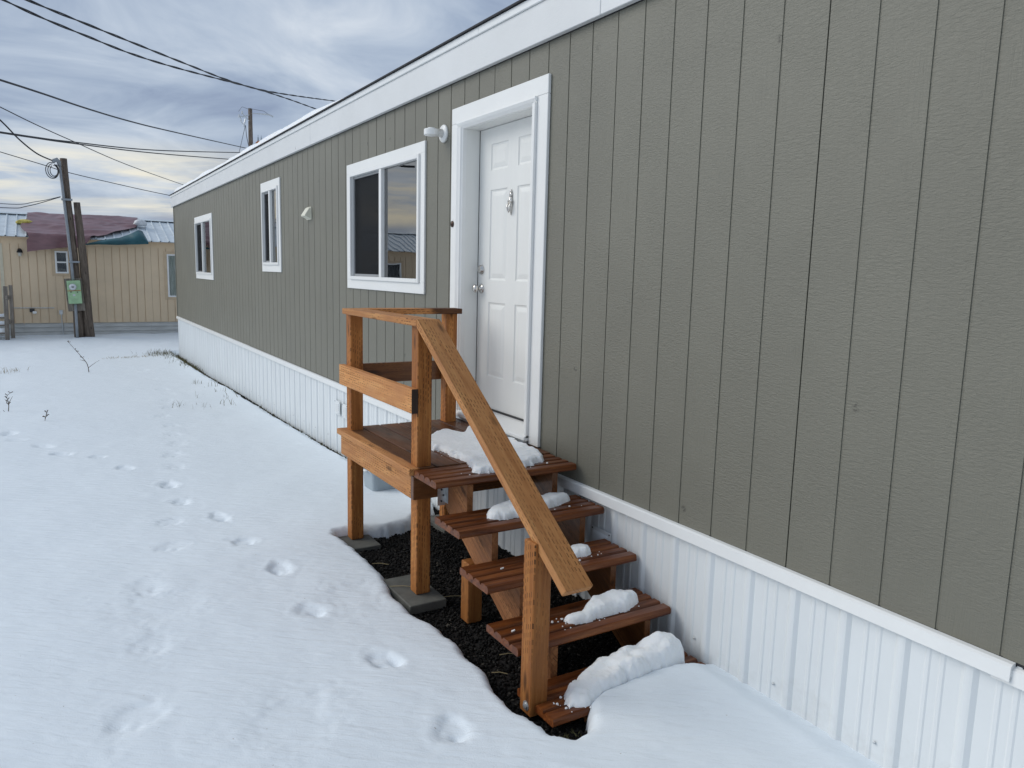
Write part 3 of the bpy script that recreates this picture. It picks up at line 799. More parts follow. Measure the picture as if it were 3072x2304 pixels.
# ------------------------------------------------------------------ porch and steps
porch = empty('wooden_porch', (-.5, 2.0, 0.0), 'new brown timber porch with railing and five grooved steps at the white door', 'porch')
A = .089
def post(x, y, z0, z1, m='wood'):
    board('post', (x+A/2, y+A/2, z0), (x+A/2, y+A/2, z1), (1, 0, 0), A, A, m, porch, bevel=.005)
ZD = .818
post(-.908, 3.074, .024, 1.622); post(-.909, 1.958, .05, 1.622); post(-.182, 3.074, .024, 1.622, 'wood')
post(-.962, .638, .015, .800)
leg = post(-.770, 1.578, .0, .345)
# deck boards run out from the door wall's left to right, lengthways along the home
edges = [-.972, -.803, -.653, -.506, -.356, -.206, -.056, -.012]
for i, (a, b) in enumerate(zip(edges, edges[1:])):
    g = .0042
    if i == 0:   # outer board is notched round the two outer posts: lay it in three lengths side by side
        o = MB(); y0, y1 = 1.925, 3.190
        Mx = frame_mx((a, y0, ZD-.019), (0, 1, 0), (-1, 0, 0))
        o.box(a, b-g, y0, y1, ZD-.038, ZD)
        o.build('deck_board', 'deckedge', porch, Mx=Mx, bevel=.003)
    else:
        board('deck_board', ((a+b)/2, 1.928+rnd.uniform(0, .004), ZD-.019), ((a+b)/2, 3.192+rnd.uniform(-.004, .004), ZD-.019), (1, 0, 0), b-a-2*g if b-a > .08 else b-a-g, .038, 'deck', porch)
ZR = .7055
board('rim_joist', (-.927, 1.9635, ZR), (-.927, 3.180, ZR), (0, 0, 1), .140, .037, 'rail', porch)
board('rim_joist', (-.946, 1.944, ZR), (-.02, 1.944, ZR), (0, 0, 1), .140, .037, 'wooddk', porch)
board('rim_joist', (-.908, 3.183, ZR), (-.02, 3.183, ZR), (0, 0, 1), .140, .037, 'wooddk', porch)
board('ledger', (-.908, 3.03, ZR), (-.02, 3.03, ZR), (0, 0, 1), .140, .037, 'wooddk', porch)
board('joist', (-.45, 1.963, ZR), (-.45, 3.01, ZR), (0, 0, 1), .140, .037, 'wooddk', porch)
board('middle_rail', (-.9275, 1.955, 1.198), (-.9275, 3.205, 1.198), (0, 0, 1), .140, .038, 'rail', porch)

MB().box(-.9465, -.9085, 1.9535, 1.955, 1.1285, 1.2675).build('end_grain', plain('stained_end_grain', (.03, .014, .008), .6), porch)
board('middle_rail', (-.90, 3.1825, 1.198), (-.085, 3.1825, 1.198), (0, 0, 1), .140, .038, 'wooddk', porch)
board('top_rail', (-.876, 1.900, 1.641), (-.876, 3.135, 1.641), (1, 0, 0), .138, .038, 'rail', porch)
board('top_rail', (-.806, 3.085, 1.641), (-.085, 3.085, 1.641), (0, 1, 0), .138, .038, 'capsoak', porch)
# sloping handrail, plumb cut at the top
sl = (1.664-.668)/(1.897-.432)
d_ = Vector((0, -1, -sl)).normalized(); nrm = Vector((0, -sl, 1)).normalized()
Mx = frame_mx((-.946, 1.897, 1.664), d_, (-1, 0, 0))
th = .040
a0 = Vector((-.946, 1.897, 1.664)); a1 = Vector((-.946, .432, .668))
lowcut = a1-nrm*th*1.0+d_*(-.004)
drop = th*math.sqrt(1+sl*sl)
hr = MB().prism([tuple(a0), tuple(a1), tuple(lowcut), (-.946, 1.897, 1.664-drop)], (.140, 0, 0))
hr.build('handrail', 'rail', porch, Mx=Mx, bevel=.004)
# grooved treads
YFR = [1.632, 1.348, 1.062, .778, .494]; ZT = [.814, .629, .447, .264, .080]
TW = .289
def tread_profile():
    pts = [(.006, -.038), (.0, -.030), (.0, -.012), (.004, -.004), (.010, 0)]
    for g in (.073, .142, .211):
        pts += [(g-.015, 0), (g-.009, -.004), (g-.003, -.014), (g+.003, -.014), (g+.009, -.004), (g+.015, 0)]
    pts += [(TW-.008, 0), (TW-.002, -.005), (TW, -.014), (TW, -.034), (TW-.004, -.038)]
    return pts
tp = tread_profile()
for yf, zt in zip(YFR, ZT):
    x0 = -.945+rnd.uniform(-.006, .006); x1 = -.031+rnd.uniform(-.004, .004)
    mb = MB().prism([(x0, yf+a, zt+b) for a, b in tp], (x1-x0, 0, 0))
    mb.build('tread', 'tread', porch, Mx=Matrix.Translation((x0, yf, zt)))
# sawtooth stringers
def stringer(x0, m):
    yr = [y+.026 for y in YFR]; zs = [z-.0385 for z in ZT]
    pts = [(1.9245, zs[0])]
    for k in range(5):
        pts.append((yr[k], zs[k]))
        if k < 4: pts.append((yr[k], zs[k+1]))
    s2 = .60
    pts += [(yr[4], -.01), (yr[4]+.26, -.01), (yr[4]+.30, .0)]
    # lower edge runs parallel to the flight
    yb = 1.90; zb = .555
    pts += [(yr[4]+.385, zb-s2*(yb-yr[4]-.385)), (yb, zb), (1.918, .575), (1.9245, .60)]
    Mx = frame_mx((x0, 1.2, .4), (0, -1, -s2), (-1, 0, 0))
    MB().prism([(x0, y, z) for y, z in pts], (.038, 0, 0)).build('stringer', m, porch, Mx=Mx, bevel=.002)
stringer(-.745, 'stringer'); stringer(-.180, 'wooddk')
# galvanised hanger at the stringer head, bolt through the newel foot
hg = MB().box(-.795, -.747, 1.9215, 1.9245, .585, .772).box(-.7485, -.7465, 1.885, 1.9245, .60, .76)
hang = hg.build('stringer_hanger', 'galv', porch)
for k in range(5):
    s = MB(); s.lathe((-.772+.012*(k % 2), 1.9215, .61+.034*k), (0, -1, 0), [(.006, 0), (.006, .003), (.003, .005)], 8); s.build('nail_head', 'black', hang)
s = MB(); s.lathe((-.962, .672, .058), (-1, 0, 0), [(.022, 0), (.022, .003), (.013, .004), (.013, .010), (.006, .012)], 12); s.build('bolt', 'galv', porch)

# paving pads under the posts
def pad(x0, x1, y0, y1, z1, lab, rot=0):
    o = MB(); o.box(x0, x1, y0, y1, z1-.055, z1); o = o.build('concrete_pad', 'concrete', bevel=.004)
    tag(o, lab, 'paver', 'concrete pads under the porch posts')
pad(-1.0, -.772, 1.836, 2.265, .049, 'grey concrete pad under the front outer porch post')
pad(-1.0, -.755, 2.90, 3.27, .023, 'grey concrete pad half under snow beneath the rear outer porch post')
pad(-.235, -.035, 2.96, 3.33, .023, 'grey concrete pad under the porch post next to the wall')

# ------------------------------------------------------------------ snow left on deck and treads
def catmull(pts, n):
    P_ = [Vector(p) for p in pts]; m = len(P_); out = []
    for i in range(m):
        p0, p1, p2, p3 = P_[i-1], P_[i], P_[(i+1) % m], P_[(i+2) % m]
        k = max(2, int(n*(p2-p1).length/sum((P_[(j+1) % m]-P_[j]).length for j in range(m))))
        for j in range(k):
            t = j/k
            out.append(.5*((2*p1)+(p2-p0)*t+(2*p0-5*p1+4*p2-p3)*t*t+(3*p1-p0-3*p2+p3)*t*t*t))
    return out

def snow_lump(name, label, outline, z0, T, seed, jit=.008, rw=.045, rough=1.):
    """T: thickness, or list of (x, thickness); ragged edge, steep flanks, uneven flattish top"""
    pts = catmull([(x, y, 0) for x, y in outline], 90)
    poly = [(p.x, p.y) for p in pts]
    P_ = np.array(poly); lo = P_.min(0)-.03; hi = P_.max(0)+.03
    st = .0055 if (hi-lo).max() < 1.3 else .0075
    gx_ = np.arange(lo[0], hi[0], st); gy_ = np.arange(lo[1], hi[1], st)
    X, Y = np.meshgrid(gx_, gy_)
    d = pdist(X, Y, poly)
    d = d+jit*(fbm(X*16+seed, Y*16, seed, 3)*3.2+fbm(X*60, Y*60, seed+5, 2)*1.5)
    Tx = np.interp(X, [t[0] for t in T], [t[1] for t in T]) if isinstance(T, list) else T
    loc = rw*(1+.9*fbm(X*9, Y*9, seed+11, 2))
    e = np.clip(d/np.maximum(loc, .01), 0, 1)
    h = Tx*(1-(1-e)**2.4)**.58
    h = h*(1+rough*(fbm(X*6, Y*8, seed+2, 3)*.75+fbm(X*22, Y*22, seed+3, 3)*.28*(1.4-e)))
    h = h+fbm(X*70, Y*70, seed+8, 2)*.004*np.clip(e*3, 0, 1)
    Z = np.where(d > 0, z0+np.maximum(h, .001), z0-.004)
    o = grid_obj(name, gx_, gy_, Z, 'snowp', mask=d > 0)
    bm = bmesh.new(); bm.from_mesh(o.data)
    bmesh.ops.delete(bm, geom=[v for v in bm.verts if not v.link_faces], context='VERTS')
    inner = [v for v in bm.verts if not v.is_boundary]
    bmesh.ops.smooth_vert(bm, verts=list(bm.verts), factor=.5, use_axis_x=True, use_axis_y=True, use_axis_z=False)
    bmesh.ops.smooth_vert(bm, verts=inner, factor=.35, use_axis_x=True, use_axis_y=True, use_axis_z=True)
    bm.to_mesh(o.data); bm.free()
    return tag(o, label, 'snow')

snow_lump('snow_patch', 'broad flat patch of melting snow on the porch deck below the door',
          [(-.67, 2.42), (-.60, 2.60), (-.50, 2.66), (-.42, 2.72), (-.34, 2.80), (-.30, 2.70), (-.26, 2.62), (-.20, 2.72), (-.14, 2.74), (-.09, 2.60), (-.07, 2.38), (-.075, 2.14), (-.10, 1.92), (-.16, 1.79), (-.30, 1.72), (-.50, 1.69), (-.67, 1.71), (-.62, 1.86), (-.61, 2.0), (-.605, 2.2), (-.66, 2.32)], ZD, .030, 3, jit=.018, rw=.04, rough=1.4)
snow_lump('snow_patch', 'narrow strip of snow lying on the second step from the top',
          [(-.71, 1.48), (-.66, 1.55), (-.55, 1.60), (-.42, 1.60), (-.30, 1.61), (-.19, 1.63), (-.12, 1.60), (-.14, 1.54), (-.22, 1.51), (-.32, 1.48), (-.45, 1.435), (-.58, 1.425), (-.68, 1.435)], ZT[1], [(-.72, .03), (-.5, .05), (-.12, .042)], 6, jit=.009)
snow_lump('snow_patch', 'small clump of snow on the middle step beside the handrail',
          [(-.37, 1.25), (-.31, 1.285), (-.24, 1.27), (-.22, 1.24), (-.235, 1.195), (-.28, 1.165), (-.34, 1.175), (-.38, 1.21)], ZT[2], .05, 9, jit=.010, rough=1.5)
snow_lump('snow_patch', 'ragged snow ridge on the second step from the bottom',
          [(-.60, .885), (-.585, .93), (-.53, .935), (-.485, .93), (-.42, .97), (-.34, .995), (-.25, 1.005), (-.17, 1.0), (-.115, .965), (-.135, .905), (-.20, .872), (-.30, .862), (-.42, .858), (-.53, .856)], ZT[3], [(-.6, .035), (-.5, .03), (-.38, .065), (-.15, .055)], 12, jit=.011, rough=1.5)
snow_lump('snow_patch', 'thick rounded snow bank heaped on the bottom step',
          [(-.835, .53), (-.82, .60), (-.75, .655), (-.66, .69), (-.55, .715), (-.42, .735), (-.30, .745), (-.19, .745), (-.10, .72), (-.075, .66), (-.10, .60), (-.18, .57), (-.30, .548), (-.42, .535), (-.55, .528), (-.66, .525), (-.76, .512)], ZT[4]-.002, [(-.84, .03), (-.74, .066), (-.6, .082), (-.45, .105), (-.3, .105), (-.2, .122), (-.07, .10)], 15, jit=.013, rw=.06, rough=1.0)

# ------------------------------------------------------------------ grey tub by the skirting behind the porch
tub = empty('storage_tub', (-.26, 4.16, -.02), 'blue grey plastic tub half buried in snow behind the porch', 'tub')
def rrect(cx, cy, hx, hy, z, r=.04, n=5):
    out = []
    for sx, sy, a0_ in ((1, 1, 0), (-1, 1, 90), (-1, -1, 180), (1, -1, 270)):
        for k in range(n):
            a_ = R(a0_+90*k/(n-1)); out.append((cx+sx*(hx-r)+r*math.cos(a_), cy+sy*(hy-r)+r*math.sin(a_), z))
    return out
mb = MB(); L_ = [rrect(-.26, 4.16, .11, .12, -.06), rrect(-.26, 4.16, .13, .14, .22)]
n_ = len(L_[0]); mb.v = L_[0]+L_[1]; mb.f = [(i, (i+1) % n_, n_+(i+1) % n_, n_+i) for i in range(n_)]+[tuple(range(n_))]
mb.build('tub_body', 'tub', tub, smooth=False)
mb = MB(); L_ = [rrect(-.26, 4.16, .145, .155, .22), rrect(-.26, 4.16, .147, .157, .245), rrect(-.26, 4.16, .125, .135, .252)]
mb.v = L_[0]+L_[1]+L_[2]; mb.f = [(r_i*n_+i, r_i*n_+(i+1) % n_, (r_i+1)*n_+(i+1) % n_, (r_i+1)*n_+i) for r_i in range(2) for i in range(n_)]+[tuple(range(2*n_, 3*n_))]
mb.build('lid', 'tub', tub)
MB().tube([(-.405, 4.10, .232), (-.42, 4.13, .222), (-.42, 4.19, .222), (-.405, 4.22, .232)], .009, 8).build('handle', 'white', tub, smooth=True)
snow_lump('snow_patch', 'rounded cap of snow on top of the grey tub', [(-.36, 4.05), (-.38, 4.16), (-.36, 4.27), (-.26, 4.29), (-.15, 4.26), (-.14, 4.15), (-.17, 4.05), (-.26, 4.03)], .251, .07, 31)

# ------------------------------------------------------------------ neighbour's tan mobile home
NY = 23.8
nb = empty('tan_mobile_home', (-3.6, NY, -.27), 'tan mobile home across the yard with a tarp on its metal roof', 'mobile home')
NX0, NX1 = -13.0, 6.5; NS, NE = .19, 2.60
nopen = [(-2.475, -2.15, 1.615, 2.25), (.48, 1.35, .95, 2.26), (-4.75, -3.93, .25, 2.2), (-8.2, -7.0, 1.2, 2.2)]
def nb_panel(j):
    x0 = -1.229+1.2192*1.035*j; pw = 1.2192*1.035; x1 = x0+pw; g = pw/6
    segs = []; cur = x0+.003
    for k in range(1, 6):
        segs += [(cur, x0+k*g-.009, 0), (x0+k*g-.009, x0+k*g+.009, .026)]; cur = x0+k*g+.009
    segs.append((cur, x1-.003, 0))
    mb = MB()
    cuts = sorted({v for o in nopen for v in o[:2]})
    for a, b, d in segs:
        a, b = max(a, NX0), min(b, NX1)
        if b-a < 1e-4: continue
        pts = [a]+[c for c in cuts if a < c < b]+[b]
        for p, q in zip(pts, pts[1:]):
            zl = [(NS, 2.415)]
            for o in nopen:
                if o[0] < (p+q)/2 < o[1]: zl = [(NS, o[2]), (o[3], 2.415)]
            for z0, z1 in zl:
                if z1-z0 < .01: continue
                y = NY+d
                mb.quad((p, y, z0), (q, y, z0), (q, y, z1), (p, y, z1))
                if d == 0:
                    for xx in (p, q): mb.quad((xx, y, z0), (xx, y+.0262, z0), (xx, y+.0262, z1), (xx, y, z1))
                    mb.quad((p, y, z0), (q, y, z0), (q, y+.012, z0), (p, y+.012, z0))
                    mb.quad((p, y, z1), (q, y, z1), (q, y+.012, z1), (p, y+.012, z1))
    if mb.v: mb.build('siding_panel', 'tan', nb)
    a, b = max(x0+.002, NX0), min(x1-.002, NX1)
    if b-a > .05: MB().box(a, b, NY-.006, NY+.012, 2.4165, NE).build('frieze_board', 'tan', nb)
for j in range(-10, 7): nb_panel(j)
mb = MB(); cz = sorted({NX0, NX1} | {v for o in nopen for v in o[:2]})
for a, b in zip(cz, cz[1:]):
    zl = [(NS-.05, NE)]
    for o in nopen:
        if o[0] < (a+b)/2 < o[1]: zl = [(NS-.05, o[2]), (o[3], NE)]
    for z0, z1 in zl: mb.box(a, b, NY+.0305, NY+.1, z0, z1)
mb.box(NX0, NX0+.1, NY+.1, NY+4.2, NS, NE); mb.box(NX1-.1, NX1, NY+.1, NY+4.2, NS, NE); mb.box(NX0+.1, NX1-.1, NY+4.1, NY+4.2, NS, NE)
mb.build('wall', 'tan', nb)
MB().box(NX0+.1, NX1-.1, NY+1.0, NY+1.05, NS, NE).build('inner_wall', 'dark', nb)
# ribbed metal roof
ez, ey, rz_, ry = 2.615, 23.62, 3.34, 25.9
def roof_sheet(x0, x1):
    mb = MB(); pr = []
    c = x0
    n = int(round((x1-x0)/.245)); st = (x1-x0)/n
    for k in range(n):
        c = x0+k*st
        pr += [(c, 0), (c+.012, .03), (c+.038, .03), (c+.05, 0)]
    pr.append((x1, 0))
    for (a, ha), (b, hb) in zip(pr, pr[1:]):
        mb.quad((a, ey, ez+ha), (b, ey, ez+hb), (b, ry, rz_+hb), (a, ry, rz_+ha))
        mb.quad((a, ry, rz_+ha), (b, ry, rz_+hb), (b, 2*ry-ey, ez+hb), (a, 2*ry-ey, ez+ha))
    mb.build('roof_sheet', 'metalroof', nb, weld=True)
x = NX0-.2
while x < NX1: roof_sheet(x, min(x+.98, NX1+.2)-.002); x += .98
MB().prism([(NX0-.2, ry-.16, rz_+.0), (NX0-.2, ry, rz_+.055), (NX0-.2, ry+.16, rz_+.0)], (NX1-NX0+.4, 0, 0)).build('ridge_cap', 'metalroof', nb)
MB().box(NX0, NX1, ey+.01, NY-.001, 2.585, 2.603).build('soffit', 'tandk', nb)
for a, b in ((NX0, -3.32), (-3.318, -2.36), (-2.358, -.02), (-.018, NX1)):
    for k in range(4):
        z0 = -.33+k*.128
        MB().prism([(a, NY+.02, z0), (a, NY+.004, z0+.012), (a, NY+.012, z0+.075), (a, NY+.03, z0+.1275)], (b-a-.006, 0, 0)).build('skirting_strip', 'metalskirt', nb)
MB().box(NX0, NX1, NY+.031, NY+.05, -.45, .19).build('skirting_back', 'metalskirt', nb)
MB().box(-3.80, -3.72, NY-.02, NY-.0005, NS, 2.415).build('corner_trim', plain('cream_trim', (.62, .56, .42), .6), nb)
# its windows
def nb_window(o, lab, split_h, mat_in):
    x0, x1, z0, z1 = o
    t = .045; mb = MB()
    for a, b, c, d in ((x0, x0+t, z0, z1), (x1-t, x1, z0, z1), (x0+t, x1-t, z0, z0+t), (x0+t, x1-t, z1-t, z1)): mb.box(a, b, NY-.02, NY+.05, c, d)
    if split_h: mb.box(x0+t, x1-t, NY-.015, NY+.04, (z0+z1)/2-.02, (z0+z1)/2+.02)
    wn = mb.build('window', 'white', nb); wn['label'] = lab
    tr = MB()
    for a, b, c, d in ((x0-.09, x0-.001, z0-.08, z1+.08), (x1+.001, x1+.09, z0-.08, z1+.08), (x0-.001, x1+.001, z0-.08, z0-.001), (x0-.001, x1+.001, z1+.001, z1+.08)): tr.box(a, b, NY-.014, NY-.0005, c, d)
    tr.build('casing', 'tandk', wn)
    MB().box(x0+t, x1-t, NY+.018, NY+.022, z0+t, z1-t).build('pane', 'glass2', wn)
    cb = MB(); n = 40
    pts = [(x0+(x1-x0)*i/n, NY+.05+.02*math.sin(i*1.3)) for i in range(n+1)]
    for (a, ya), (b, yb) in zip(pts, pts[1:]): cb.quad((a, ya, z0-.05), (b, yb, z0-.05), (b, yb, z1+.05), (a, ya, z1+.05))
    cb.build('curtain', mat_in, wn, smooth=True, weld=True)  # in the dark material this sheet paints the unlit room, no cloth
nb_window(nopen[0], 'small two-pane window with white frame', True, 'dark')
nb_window(nopen[1], 'white framed window with pale green curtain', False, 'greencurtain')
nb_window(nopen[3], 'wide window with white frame', False, 'dark')
MB().box(-4.74, -3.94, NY-.01, NY+.04, .25, 2.2).build('door', plain('pale_blue_door', (.55, .62, .68), .5), nb, bevel=.01)
lw = MB(); lw.box(-3.345, -3.28, NY-.03, NY-.0005, 2.10, 2.26)
wl = lw.build('wall_lantern', 'black', nb, bevel=.01)
MB().tube([(-3.312, NY-.03, 2.235), (-3.312, NY-.10, 2.24), (-3.312, NY-.12, 2.20)], [.03, .055, .07], 12).tube([(-3.312, NY-.12, 2.20), (-3.312, NY-.12, 2.17)], [.075, .075], 12).build('lantern_hood', 'black', wl)
MB().tube([(-3.312, NY-.12, 2.17), (-3.312, NY-.12, 2.07)], [.05, .04], 12).build('lantern_glass', plain('frosted_glass', (.5, .48, .42), .3), wl)
MB().tube([(-3.62, NY-.03, .622), (-2.56, NY-.03, .622)], .013, 8).build('conduit', 'galv', nb)
MB().box(-3.17, -3.05, NY-.10, NY-.044, .50, .60).build('hose_bib_box', 'black', nb, bevel=.01)
MB().box(-3.10, -3.00, NY-.12, NY-.101, .46, .53).build('hose_bib', 'white', nb, bevel=.01)
MB().box(-2.45, -2.355, NY-.06, NY-.0005, .43, .56).build('junction_box', 'galv', nb, bevel=.006)
MB().tube([(-2.40, NY-.03, .43), (-2.38, NY-.04, -.1), (-2.36, NY-.05, -.35)], .014, 8).build('conduit', 'galv', nb)

# tarp: maroon sheet over the roof, loose front edge; corner folded back to show teal underside
def roofz(y): return ez+(min(y, ry)-ey)/(ry-ey)*(rz_-ez) if y <= ry else rz_-(y-ry)/(ry-ey)*(rz_-ez)
def tarp_grid():
    mb = MB(); nu, nv = 70, 46
    for j in range(nv+1):
        v = j/nv
        for i in range(nu+1):
            u = i/nu
            xl = -3.10+(-.03)*v; xr = -.05-.15*v
            # front edge: hangs below the eave at the left, is pulled up onto the roof towards the right
            front = np.interp(u, [0, .08, .3, .47, .55, .7, .85, 1.], [22.95, 23.02, 23.16, 23.2, 23.62, 23.9, 24.35, 24.9])
            y = 26.25+(front-26.25)*v
            x = xl+(xr-xl)*u
            if y >= ey-.06:
                z = roofz(max(y, ey))+.085
            else:
                dd = ey-.06-y; z = ez+.03-dd*.78; y = ey-.06+.02*math.sin(u*23)*min(1, dd*4)-.02
            k = mnoise.noise(Vector((x*1.1+y*.9, y*3.1-x*.5, 2)))*.05+mnoise.noise(Vector((x*3.5, y*7, 5)))*.02
            z += abs(k)*.9+.02*math.sin((x*1.5+y*4.)+k*40)
            if u < .15 and .35 < v < .85: x += -.10*math.sin((v-.35)/.5*math.pi)*(1-u/.15)+.12*(1-u/.15)*math.sin(v*9)*.5
            mb.v.append((x, y+k*.3, z))
    mb.f = [(j*(nu+1)+i, j*(nu+1)+i+1, (j+1)*(nu+1)+i+1, (j+1)*(nu+1)+i) for j in range(nv) for i in range(nu)]
    return mb
tarp = empty('roof_tarp', (-1.6, 24.6, 3.0), 'crumpled maroon tarp draped over the metal roof, one corner folded to teal', 'tarp')
to = tarp_grid().build('tarp_sheet', 'tarp', tarp, smooth=True)
def teal_fold():
    mb = MB(); nu, nv = 44, 10
    for j in range(nv+1):
        v = j/nv
        for i in range(nu+1):
            u = i/nu
            x = -1.70+1.66*u
            zt = np.interp(u, [0, .25, .55, .72, .86, .93, 1.], [2.47, 2.60, 2.70, 2.82, 2.955, 2.93, 2.62])
            zb = np.interp(u, [0, .2, .5, .8, 1.], [2.44, 2.47, 2.475, 2.51, 2.535])
            z = zb+(zt-zb)*v
            belly = math.sin(v*math.pi)*.10*math.sin(min(1, u*1.4)*math.pi*.6)
            y = 23.52+.33*(z-2.5)/.45*v-belly+.03*math.sin(u*19+v*3)+mnoise.noise(Vector((x*5, z*6, 3)))*.04
            mb.v.append((x, y, z))
    mb.f = [(j*(nu+1)+i, j*(nu+1)+i+1, (j+1)*(nu+1)+i+1, (j+1)*(nu+1)+i) for j in range(nv) for i in range(nu)]
    return mb
tf = teal_fold().build('tarp_fold', 'teal', tarp, smooth=True); tf['label'] = 'teal underside of the folded tarp corner'
def bag(name, c, r, mat, lab, seed):
    bm = bmesh.new(); bmesh.ops.create_icosphere(bm, subdivisions=3, radius=1)
    for v in bm.verts:
        k = 1+.22*mnoise.noise(v.co*2.2+Vector((seed, 0, 0)))
        z = v.co.z*r[2]; v.co = Vector((v.co.x*r[0]*k, v.co.y*r[1]*k, max(z, -r[2]*.55)))+Vector(c)
    me = bpy.data.meshes.new(name); bm.to_mesh(me); bm.free(); me.shade_smooth(); me.materials.append(M[mat])
    o = bpy.data.objects.new(name, me); col.objects.link(o); tag(o, lab, 'sandbag'); return o
bag('sandbag', (-.10, 25.0, 3.20), (.19, .17, .13), 'bag', 'white sandbag weighing down the right end of the tarp', 3)
bg = bag('sandbag', (-3.17, 24.85, 3.06), (.22, .18, .09), 'yellow', 'yellow and white bag weighing down the left end of the tarp', 8)

# weathered steps at the neighbour's door
wp = empty('weathered_steps', (-3.75, 22.9, -.2), 'grey weathered wooden post and snowy steps by the tan home', 'steps')
board('post', (-3.70, 22.6, -.3), (-3.66, 22.6, 1.26), (1, 0, 0), .10, .10, 'grey_wood', wp)
board('post', (-3.58, 23.0, -.3), (-3.56, 23.0, 1.28), (1, 0, 0), .09, .09, 'grey_wood', wp)
board('rail', (-3.66, 22.5, .30), (-3.57, 23.2, .30), (0, 0, 1), .12, .04, 'grey_wood', wp)
board('rail', (-3.66, 22.5, .95), (-3.57, 23.2, .95), (0, 0, 1), .12, .04, 'grey_wood', wp)
for k in range(3):
    board('tread', (-4.7, 22.75+.3*k, .0+.19*k), (-3.72, 22.75+.3*k, .0+.19*k), (0, 1, 0), .28, .04, 'grey_wood', wp)
    lab = ['snow on the lowest weathered step by the tan home', 'snow on the middle weathered step by the tan home', 'snow on the top weathered step by the tan home'][k]
    snow_lump('snow_patch', lab, [(-4.65, 22.66+.3*k), (-4.66, 22.85+.3*k), (-4.2, 22.86+.3*k), (-3.76, 22.85+.3*k), (-3.75, 22.67+.3*k), (-4.2, 22.65+.3*k)], .02+.19*k, .09, 40+k)

# ------------------------------------------------------------------ poles
def pole(name, base, top, r0, r1, label, mat='bark', n=14):
    t = empty(name, base, label, 'utility pole')
    b_, t_ = Vector(base), Vector(top); L = (t_-b_).length
    Mx = frame_mx(b_, t_-b_, (0, 1, 0))
    mb = MB(); m = 16; pts = []; rs = []
    for i in range(m+1):
        u = i/m; p = b_.lerp(t_, u)
        pts.append(p+Vector((.012*math.sin(u*7+L), .012*math.cos(u*5), 0))); rs.append((r0+(r1-r0)*u)*(1+.02*math.sin(u*31)))
    mb.tube(pts, rs, n)
    mb.build('trunk', mat, t, smooth=True, Mx=Mx)
    return t
mp_ = pole('meter_pole', (-1.98, 22.62, -.22), (-2.135, 22.62, 4.72), .135, .088, 'tall leaning dark pole carrying the green meter box')
sp_ = pole('stub_pole', (-1.735, 22.60, -.22), (-1.872, 22.60, 3.57), .130, .082, 'shorter weathered pole stump leaning against the meter pole')
board('backing_board', (-2.03, 22.47, .60), (-2.09, 22.47, 1.50), (1, 0, 0), .42, .03, 'grey_wood', mp_)
mbx = MB(); mbx.prism([(-2.245, 22.33, 1.43), (-1.918, 22.33, 1.45), (-1.893, 22.33, .815), (-2.218, 22.33, .80)], (0, .12, 0))
box_ = mbx.build('meter_box', 'green', mp_, bevel=.012)
MB().prism([(-2.235, 22.318, 1.165), (-1.913, 22.318, 1.18), (-1.912, 22.318, 1.165), (-2.234, 22.318, 1.15)], (0, .011, 0)).build('hinge_strip', 'rust', box_)
mt = MB(); mt.lathe((-2.105, 22.3295, 1.265), (0, -1, 0), [(.092, 0), (.092, .02), (.080, .03), (.076, .03)], 24)
mr = mt.build('meter_ring', 'galv', box_)
mt = MB(); mt.lathe((-2.105, 22.2995, 1.265), (0, -1, 0), [(.078, 0), (.074, .06), (.060, .075), (.02, .08)], 24); mt.build('meter_glass', 'bag', box_, smooth=True)
MB().box(-2.135, -2.075, 22.210, 22.221, 1.255, 1.28).build('meter_display', 'black', box_)
for xx in (-2.165, -2.01): MB().box(xx, xx+.025, 22.318, 22.3295, 1.115, 1.14).build('latch', 'black', box_)
MB().box(-2.11, -2.05, 22.3255, 22.3295, 1.02, 1.07).build('nameplate', 'galv', box_)
MB().tube([(-2.245, 22.47, 4.52), (-2.185, 22.46, 3.557), (-2.141, 22.45, 2.764), (-2.098, 22.44, 1.935), (-2.083, 22.42, 1.44)], .036, 10).build('conduit', 'pipe', mp_, smooth=True)
MB().tube([(-2.06, 22.40, .80), (-2.06, 22.40, -.3)], .036, 10).build('conduit', 'pipe', mp_, smooth=True)
MB().tube([(-2.245, 22.47, 4.50), (-2.255, 22.46, 4.60), (-2.30, 22.44, 4.65), (-2.37, 22.42, 4.62), (-2.39, 22.42, 4.56)], [.045, .055, .062, .055, .03], 10).build('weather_head', 'pipe', mp_, smooth=True)
for z_ in (3.62, 1.95):
    xx = -2.185+(3.557-z_)*.0535
    MB().box(xx-.06, xx+.20, 22.39, 22.51, z_-.025, z_+.025).build('pipe_strap', 'pipe', mp_)
cl_ = MB()
for k in range(3):
    pts = []
    for i in range(25):
        a_ = i/24*math.pi*1.9+.4*k
        pts.append((-2.42+(.15-.03*k)*math.cos(a_+1.2)+.02*k, 22.40+.02*k, 4.36+(.21-.035*k)*math.sin(a_+1.2)))
    cl_.tube(pts, .011, 6)
cl_.build('cable_loops', 'wire', mp_, smooth=True)

